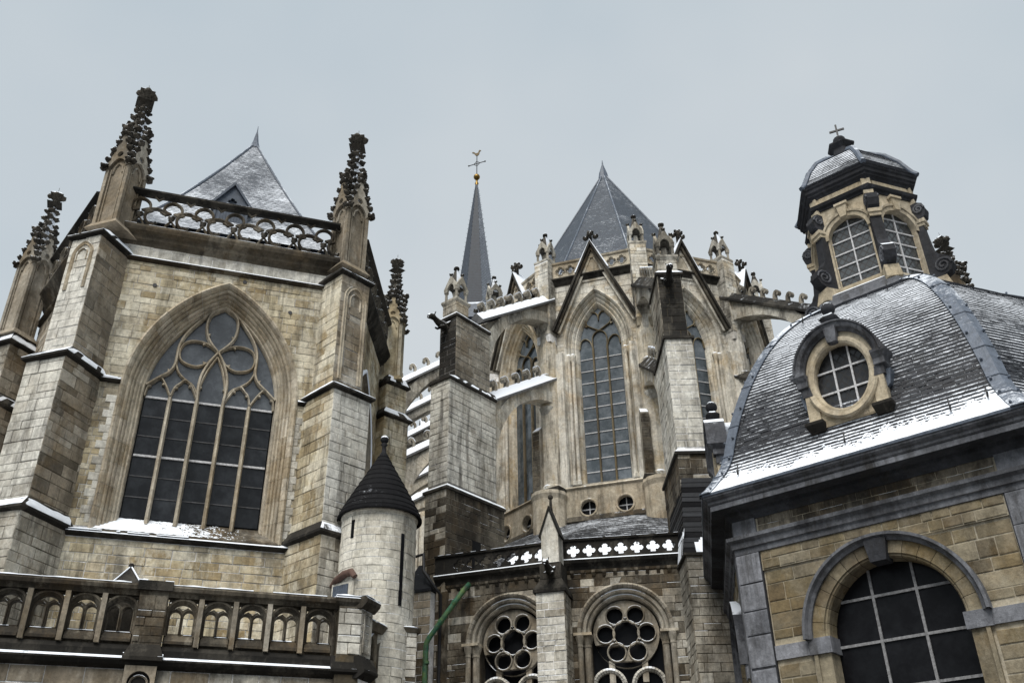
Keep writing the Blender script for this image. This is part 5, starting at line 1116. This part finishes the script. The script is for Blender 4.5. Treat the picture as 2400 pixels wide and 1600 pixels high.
def at_s(s):
    s = max(0, min(AL[-1]-1e-6, s)); i = max(k for k in range(len(AL)) if AL[k] <= s); i = min(i, len(PR)-2); f = (s-AL[i])/(AL[i+1]-AL[i]); return (PR[i][0]*(1-f)+PR[i+1][0]*f, PR[i][1]*(1-f)+PR[i+1][1]*f)
mb = MB(); mb.lathe(BC, PR, 6, 190, False); ROOFB = mb.build('roof', 'slate_dome', B)
def unit_slate():
    me = bpy.data.meshes.new('slate'); me.from_pydata([(-.5, 0, 1), (.5, 0, 1), (.5, 1, .2), (-.5, 1, .2), (-.5, 0, -.2), (.5, 0, -.2), (.5, 1, -.2), (-.5, 1, -.2)], [], [(0, 1, 2, 3), (4, 5, 1, 0), (5, 6, 2, 1), (7, 4, 0, 3)]); me.materials.append(MATS['slate_dome']); return me
USL = unit_slate(); TY = [0, 0, 1, 1, 0, 0, 1, 1]; USL.attributes.new('ty', 'FLOAT', 'POINT').data.foreach_set('value', TY); UV_ = [v.co.copy() for v in USL.vertices]; UF = [tuple(p.vertices) for p in USL.polygons]
EXP = .115; allsl = []; rg = random.Random(77)
for fi, o in enumerate((220, 280, 160)):
    f0 = Fr(BC[0], BC[1], o-90); s = .02
    while s < AL[-1]-.05:
        r0, z0 = at_s(s); r1, z1 = at_s(s+EXP*1.3); w0, w1 = r0*C30, r1*C30
        sl_ = Vector(f0.p(0, w1, z1))-Vector(f0.p(0, w0, z0)); ln = sl_.length or 1e-3; e = Vector((f0.e[0], f0.e[1], 0)); sd_ = sl_/ln; n3 = e.cross(sd_)
        if n3.z < 0: n3 = -n3
        hw = r0/2-.2; u = -hw; first = True
        while u < hw-.03:
            wd = min((.13 if first and rg.random() < .5 else .25)*rg.uniform(.9, 1.1), hw-u); first = False
            c = Vector(f0.p(u+wd/2, w0, z0)); th = rg.uniform(.014, .03)
            M = Matrix(((e.x*wd*.97, sd_.x*ln, n3.x*th, c.x), (e.y*wd*.97, sd_.y*ln, n3.y*th, c.y), (e.z, sd_.z*ln, n3.z*th, c.z), (0, 0, 0, 1)))
            pr = proj(c); v = 0
            if pr and -5 < pr[0] < 2405 and -5 < pr[1] < 1605 and fi == 0 and not (abs(u+.05) < 1.1 and 10.9 < z0 < 14): v = wd*ln*abs(n3.dot((Vector((0, 0, EYE))-c).normalized()))/pr[2]**2
            allsl.append((v, M)); u += wd
        s += EXP
order = sorted(range(len(allsl)), key=lambda i: -allsl[i][0]); ones = set(order[:300]); sm = MB()
for i, (v, M) in enumerate(allsl):
    if i in ones:
        o = bpy.data.objects.new('slate', USL); col.objects.link(o); o.parent = ROOFB; M2 = M.copy(); M2.translation = M.translation-B.loc; o.matrix_basis = M2
    else: sm.add([tuple(M @ q) for q in UV_], UF)
o = sm.build('slates', 'slate_dome', B, kind='stuff'); o.data.attributes.new('ty', 'FLOAT', 'POINT').data.foreach_set('value', TY*(len(sm.v)//8))
for az in (190, 250, 130):  # lead hips
    fa, fb = Fr(BC[0], BC[1], az-120), Fr(BC[0], BC[1], az-60); mb = MB(); vs = []
    for r, z in PR:
        e = d2(az); nrm = .05
        vs += [fa.p(-r/2+.23, r*C30+.045, z+.02), fa.p(-r/2+.22, r*C30+.06, z+.03), (BC[0]+e[0]*(r+.07), BC[1]+e[1]*(r+.07), z+.03), fb.p(r/2-.22, r*C30+.06, z+.03), fb.p(r/2-.23, r*C30+.045, z+.02)]
    N = len(PR); mb.add(vs, [(i*5+k, i*5+k+1, i*5+k+6, i*5+k+5) for i in range(N-1) for k in range(4)]); hl = mb.build('hip_lead', 'lead', B)
    for i in range(3, N-2, 7):
        r, z = PR[i]
        for ff, sg in ((fa, -1), (fb, 1)):
            mb = MB(); mb.ball(ff.p(sg*(r/2-.16), r*C30+.09, z+.04), .035, 6); mb.build('nail_head', 'lead', B, hl)
    for i in range(0, N-1, 9):
        mb = MB(); mb.tube([Vector(vs[i*5+k])+Vector((0, 0, .012)) for k in range(5)], .018, 5); mb.build('lead_seam', 'lead', B, hl)
# deep snow on the flared eaves
for fi, o in enumerate((220, 280, 160)):
    f0 = Fr(BC[0], BC[1], o-90); nu, ns = 260, 44; vs = []; fs = []
    for i in range(nu+1):
        for j in range(ns+1):
            s = j*.031; r, z = at_s(s); u = (i/nu-.5)*(r-.1); vs.append(f0.p(u, r*C30+.03+.012*mnoise.noise(Vector((u*4, s*6, fi))), z+.03))
    for i in range(nu):
        for j in range(ns):
            x = (i/nu-.5)*2; lim = .34+.25*mnoise.noise(Vector((i*.021, fi*9, 0)))+.18*mnoise.noise(Vector((i*.115, j*.05, 5)))+.22*mnoise.noise(Vector((i*.31, j*.55, 5)))+.25*max(0, x)**2
            if j/ns < lim: fs.append((i*(ns+1)+j, (i+1)*(ns+1)+j, (i+1)*(ns+1)+j+1, i*(ns+1)+j+1))
    mb = MB(); mb.add(vs, fs); mb.build('snow', 'snow', B, ROOFB, kind='stuff', smooth=True)
    mb = MB(); mb.prof(f0, [(APO+.62, 9.88), (APO+.71, 9.87), (APO+.72, 9.93), (APO+.62, 9.96)], -cr(.68)/2, cr(.68)/2); mb.build('gutter_lip', 'lead', B)
for (u, s) in ((-2.75, .55), (-.1, .55), (2.2, .62), (2.95, .7), (-1.4, 6.0), (.9, 6.3)):  # iron ladder hooks
    f0 = Fr(BC[0], BC[1], 130); r, z = at_s(s); w_ = r*C30; mb = MB(); mb.tube([f0.p(u, w_+.03, z+.28), f0.p(u, w_+.05, z+.02), f0.p(u+.03, w_+.16, z-.04), f0.p(u+.05, w_+.2, z+.06)], .016, 5); mb.build('ladder_hook', 'iron', B, ROOFB)
def dormer(fr0, uc, w):
    fr = fr0.sub(uc, w); zc = 12.120; a = roundarch(0, .84, 12.420, 10.970, 24)
    mb = MB(); mb.plate(fr, a(.06), [circ(0, zc, .66, 32, .85)], -2.4, 0); D = mb.build('dormer', 'stone_lantern', B)
    mb = MB(); mb.archsweep(fr, a, [(.06, -2.4), (.09, -2.2), (.09, -.02), (.05, -.02)]); mb.build('dormer_cheek', 'lead', B, D)
    mb = MB(); mb.ribbon(fr, circ(0, zc, .73, 40, .92), .16, -.02, .07, True); mb.ribbon(fr, circ(0, zc, .665, 40, .855), .05, -.1, .03, True); mb.build('oculus_ring', 'stone_lantern', B, D)
    mb = MB(); mb.archsweep(fr, lambda o: [(-(.84+o)*math.cos(R_(4+172*i/28)), 12.30+(.96+o)*math.sin(R_(4+172*i/28))) for i in range(29)], [(0, -.3), (0, .05), (.05, .09), (.08, .17), (.14, .2), (.18, .2), (.20, .25), (.23, .25), (.23, -.3)]); mb.build('hood', 'bluestone', B, D)
    for s in (-1, 1):
        mb = MB(); mb.box(fr, *sorted((s*.8, s*1.06)), -.25, .12, 12.06, 12.2); mb.frust(fr, (*sorted((s*.8, s*1.06)), -.25, .12), 12.2, (*sorted((s*.8, s*1.17)), -.25, .22), 12.33); mb.box(fr, *sorted((s*.8, s*1.17)), -.25, .22, 12.33, 12.39); mb.build('hood_end', 'bluestone', B, D)
        mb = MB(); mb.box(fr, *sorted((s*.72, s*.99)), -.2, .06, 11.82, 12.05); mb.build('impost_block', 'bluestone', B, D)
        mb = MB(); mb.box(fr, *sorted((s*.66, s*.94)), -.2, .05, 11.120, 11.82); mb.build('side_pier', 'stone_lantern', B, D)
        mb = MB(); mb.frust(fr, (*sorted((s*.62, s*.95)), -.2, .06), 10.870, (*sorted((s*.58, s*1.02)), -.2, .2), 11.050); mb.box(fr, *sorted((s*.58, s*1.02)), -.2, .2, 11.050, 11.120); mb.build('corbel', 'stone_sooty', B, D)
        mb = MB(); mb.plate(fr, [(s*.92, 11.95), (s*1.1, 11.95), (s*1.02, 11.58), (s*.94, 11.52)], [], -.3, -.05); mb.build('side_scroll', 'lead', B, D)
    mb = MB(); mb.plate(fr, [(-.11, 12.95), (.11, 12.95), (.15, 13.36), (-.15, 13.36)], [], -.1, .2); mb.build('keystone', 'bluestone', B, D)
    mb = MB(); mb.archsweep(fr, lambda o: [((.74+o)*math.cos(R_(200+140*i/20)), zc+(.95+o)*math.sin(R_(200+140*i/20))) for i in range(21)], [(0, 0), (0, .1), (.1, .14), (.14, .1), (.14, 0)]); mb.build('lower_ring', 'stone_lantern', B, D)
    mb = MB(); mb.plate(fr, circ(0, zc, .66, 32, .85), [], -.22, -.2); mb.uv = (fr, 0); g_ = mb.build('pane', 'glass_lattice_dark', B, D)
    for x in (-.21, .21): h_ = .85*math.sqrt(1-(x/.66)**2); wbox(B, 'glazing_bar', 'bar_white', fr, x-.022, x+.022, -.19, -.15, zc-h_, zc+h_, D)
    for z in (-.28, .28): h_ = .66*math.sqrt(1-(z/.85)**2); wbox(B, 'glazing_bar', 'bar_white', fr, -h_, h_, -.195, -.155, zc+z-.022, zc+z+.022, D)
    mb = MB(); q = fr.p(0, -.05, 0); mb.frust(fr, (-.22, .22, -.25, .15), 13.650, (-.08, .08, -.12, .02), 13.820); mb.ball((q[0], q[1], 13.970), .17, 16); mb.build('ball_finial', 'bluestone_dark', B, D, smooth=True)
    mb = MB(); mb.ball((q[0], q[1], 14.020), .15, 10, .85); mb.build('snow', 'snow', B, D, kind='stuff', smooth=True)
    st_ = roundarch(0, .84, 12.420, 10.970, 24); stones(B, D, fr, -.62, .62, 10.990, 11.190, .0, 'stone_lantern', .2, (.3, .5), seed=690, proud=(.004, .01), gap=.008)
dormer(FF, .03, .05); dormer(FLf, 0, .05)
mb = MB(); mb.lathe(BC, [(RW*.9, 0), (RW*.9, 9.6), (.5, 9.7)], 6, 190, False); mb.build('core', 'glass_black', B)

# ------------------------------------------------------------------ lantern on the dome
LC = (11.07, 23.75); LR = 1.68; LA = LR*C30
N_ = Thing('roof_lantern', 'hexagonal cream stone lantern with dark scroll brackets, lattice windows and a cross', 'lantern', (LC[0], LC[1], 16.1))
lr = lambda d: (LA+d)/C30
mb = MB(); mb.lathe(LC, [(lr(.62), 15.5), (lr(.64), 16.12), (lr(.58), 16.25), (lr(.52), 16.28), (lr(.5), 16.42), (lr(.36), 16.5), (lr(.32), 16.66), (lr(.16), 16.78), (lr(.08), 16.82), (lr(-.3), 16.82)], 6, 190, False); mb.build('base_moulding', 'bluestone', N_)
for o in (220, 160, 280, 100, 340, 40):
    fr = face(o, LC, LA); a = roundarch(0, .6, 18.72, 16.95, 18, 3)
    mb = MB(); mb.plate(fr, rect(-LR/2, LR/2, 16.8, 19.95), [a(0)], -.3, 0); wl = mb.build('wall', 'stone_lantern', N_)
    mb = MB(); mb.archsweep(fr, lambda o_: [q for q in a(o_) if q[1] >= 18.6], [(.0, .0), (.0, .05), (.12, .06), (.13, .02)]); mb.archsweep(fr, lambda o_: [q for q in a(o_) if q[1] >= 18.9], [(.13, .02), (.14, .1), (.2, .11), (.21, 0)]); mb.build('archivolt', 'stone_lantern', N_)
    mb = MB(); mb.plate(fr, [(-.09, 19.3), (.09, 19.3), (.16, 19.72), (-.16, 19.72)], [], 0, .14); mb.box(fr, -.2, .2, .0, .18, 19.72, 19.8); mb.build('keystone', 'stone_lantern', N_)
    wbox(N_, 'sill', 'stone_lantern', fr, -.72, .72, -.1, .09, 16.82, 16.95)
    mb = MB(); mb.plate(fr, a(.01), [], -.2, -.17); mb.uv = (fr, 0); wn = mb.build('window', 'glass_lattice', N_)
    wbox(N_, 'glazing_bar', 'bar_white', fr, -.02, .02, -.17, -.13, 16.95, 19.3, wn)
    for k in range(5):
        z = 17.35+.43*k; hw = a.half(z, 0); wbox(N_, 'glazing_bar', 'bar_white', fr, -hw, hw, -.175, -.135, z-.02, z+.02, wn)
    wbox(N_, 'frieze_panel', 'stone_lantern', fr, -LR*.38, LR*.38, .02, .05, 20.14, 20.32)
for k in range(6):  # scroll brackets
    az = 190+60*k; e = d2(az); fs = Fr(LC[0]+e[0]*(LR-.06), LC[1]+e[1]*(LR-.06), az)
    mb = MB(); pts = [(-.1, 16.95), (.12, 16.98), (.34, 17.0), (.56, 17.1), (.66, 17.3), (.62, 17.52), (.46, 17.66), (.34, 17.74), (.24, 17.95), (.2, 18.3), (.17, 18.75), (.16, 19.1), (.3, 19.2), (.36, 19.42), (.3, 19.64), (.14, 19.74), (-.1, 19.7)]
    mb.plate(fs, pts, [], -.16, .16); br = mb.build('scroll_bracket', 'bluestone_dark', N_)
    for cu, cz, r in ((.38, 17.33, .25), (.16, 19.47, .17)):
        mb = MB()
        for s in (-1, 1):
            sp = [fs.p(cu+r*(1-t_/22)*math.cos(t_*.62), s*.17, cz+r*(1-t_/22)*math.sin(t_*.62)) for t_ in range(20)]; mb.tube(sp, .035, 5)
        mb.build('volute', 'bluestone', N_, br)
    mb = MB(); mb.box(fs, -.1, .26, -.2, .2, 18.98, 19.1); mb.box(fs, -.1, .22, -.17, .17, 18.86, 18.98); mb.build('bracket_band', 'stone_lantern', N_, br)
    mb = MB(); mb.frust(fs, (-.2, .55, -.22, .22), 16.5, (-.2, .42, -.2, .2), 16.96); mb.build('bracket_foot', 'stone_lantern', N_, br)
    mb = MB(); mb.box(fs, -.12, .12, -.14, .14, 19.72, 19.9); mb.build('corner_block', 'stone_lantern', N_); mb = MB(); mb.box(fs, -.1, .1, -.13, .13, 20.1, 20.36); mb.build('corner_block', 'stone_lantern', N_)
mb = MB(); mb.lathe(LC, [(lr(-.3), 19.86), (lr(.04), 19.86), (lr(.06), 19.94), (lr(.12), 19.98), (lr(.15), 20.08), (lr(-.3), 20.11)], 6, 190, False); mb.build('architrave', 'bluestone_dark', N_)
mb = MB(); mb.lathe(LC, [(lr(.02), 20.05), (lr(.02), 20.4)], 6, 190, False); mb.build('frieze', 'stone_lantern', N_)
mb = MB(); mb.lathe(LC, [(lr(-.3), 20.34), (lr(.05), 20.34), (lr(.08), 20.42), (lr(.14), 20.46), (lr(.15), 20.53), (lr(.2), 20.56), (lr(.21), 20.66), (lr(.25), 20.7), (lr(.27), 20.76), (lr(.0), 20.82)], 6, 190, False); mb.build('cornice', 'bluestone_dark', N_)
LP = [(lr(.26), 20.77), (lr(.15), 20.92), (lr(.06), 21.12), (lr(-.1), 21.5), (lr(-.42), 22.0), (lr(-.85), 22.38), (lr(-1.12), 22.5)]
mb = MB(); mb.lathe(LC, LP, 6, 190, False); lroof = mb.build('cap_roof', 'slate_cap', N_)
for o in (220, 160, 280, 100):
    f0 = Fr(LC[0], LC[1], o-90); sm = MB()
    for i in range(len(LP)-1):
        for k in range(4):
            f_, g_ = k/4, min(1, (k+1.2)/4); r0, z0 = [LP[i][j]*(1-f_)+LP[i+1][j]*f_ for j in (0, 1)]; r1, z1 = [LP[i][j]*(1-g_)+LP[i+1][j]*g_ for j in (0, 1)]
            u = -r0/2+.08
            while u < r0/2-.1:
                wd = min(.22, r0/2-.08-u); k1 = r1/r0; vs = [f0.p(u+.005, r0*C30+.035, z0+.01), f0.p(u+wd-.005, r0*C30+.035, z0+.01), f0.p((u+wd)*k1, r1*C30+.008, z1+.004), f0.p(u*k1, r1*C30+.008, z1+.004), f0.p(u+.005, r0*C30, z0-.01), f0.p(u+wd-.005, r0*C30, z0-.01)]
                sm.add(vs, [(0, 1, 2, 3), (4, 5, 1, 0)]); u += wd
    sm.build('slates', 'slate_cap', N_, lroof, kind='stuff')
for az in (190, 250, 130, 310):
    e = d2(az); mb = MB(); mb.tube([(LC[0]+e[0]*(r+.03), LC[1]+e[1]*(r+.03), z+.02) for r, z in LP], .09, 6); mb.build('hip_lead', 'lead', N_, lroof)
mb = MB(); mb.lathe(LC, [(.5, 22.4), (.46, 22.55), (.36, 22.6), (.33, 22.92), (.4, 23.0), (.46, 23.08), (.46, 23.14), (.2, 23.18), (.12, 23.24)], 6, 190); ped = mb.build('pedestal', 'bluestone_dark', N_)
mb = MB(); mb.ball((LC[0], LC[1], 23.4), .21, 16, .9); mb.build('ball', 'bluestone_dark', N_, smooth=True)
fc = Fr(LC[0], LC[1], 115); mb = MB(); mb.box(fc, -.03, .03, -.03, .03, 23.5, 24.12); mb.box(fc, -.24, .24, -.028, .028, 23.84, 23.9); mb.build('cross', 'iron', N_)
# pinnacle of the far side, seen past the lantern
PX = Thing('crocketed_pinnacle', 'leafy crocketed stone pinnacle showing behind the lantern on the domed roof', 'pinnacle', (18.75, 33.1))
mb = MB(); f_ = Fr(18.75, 33.1, 110); mb.box(f_, -.55, .55, -.55, .55, 0, 21.2); mb.build('pier', 'stone_dark', PX); pinnacle(PX, 18.75, 33.1, 110, 21.2, 22.9, 26.35, .5, 'stone_dark')
finish_stones()
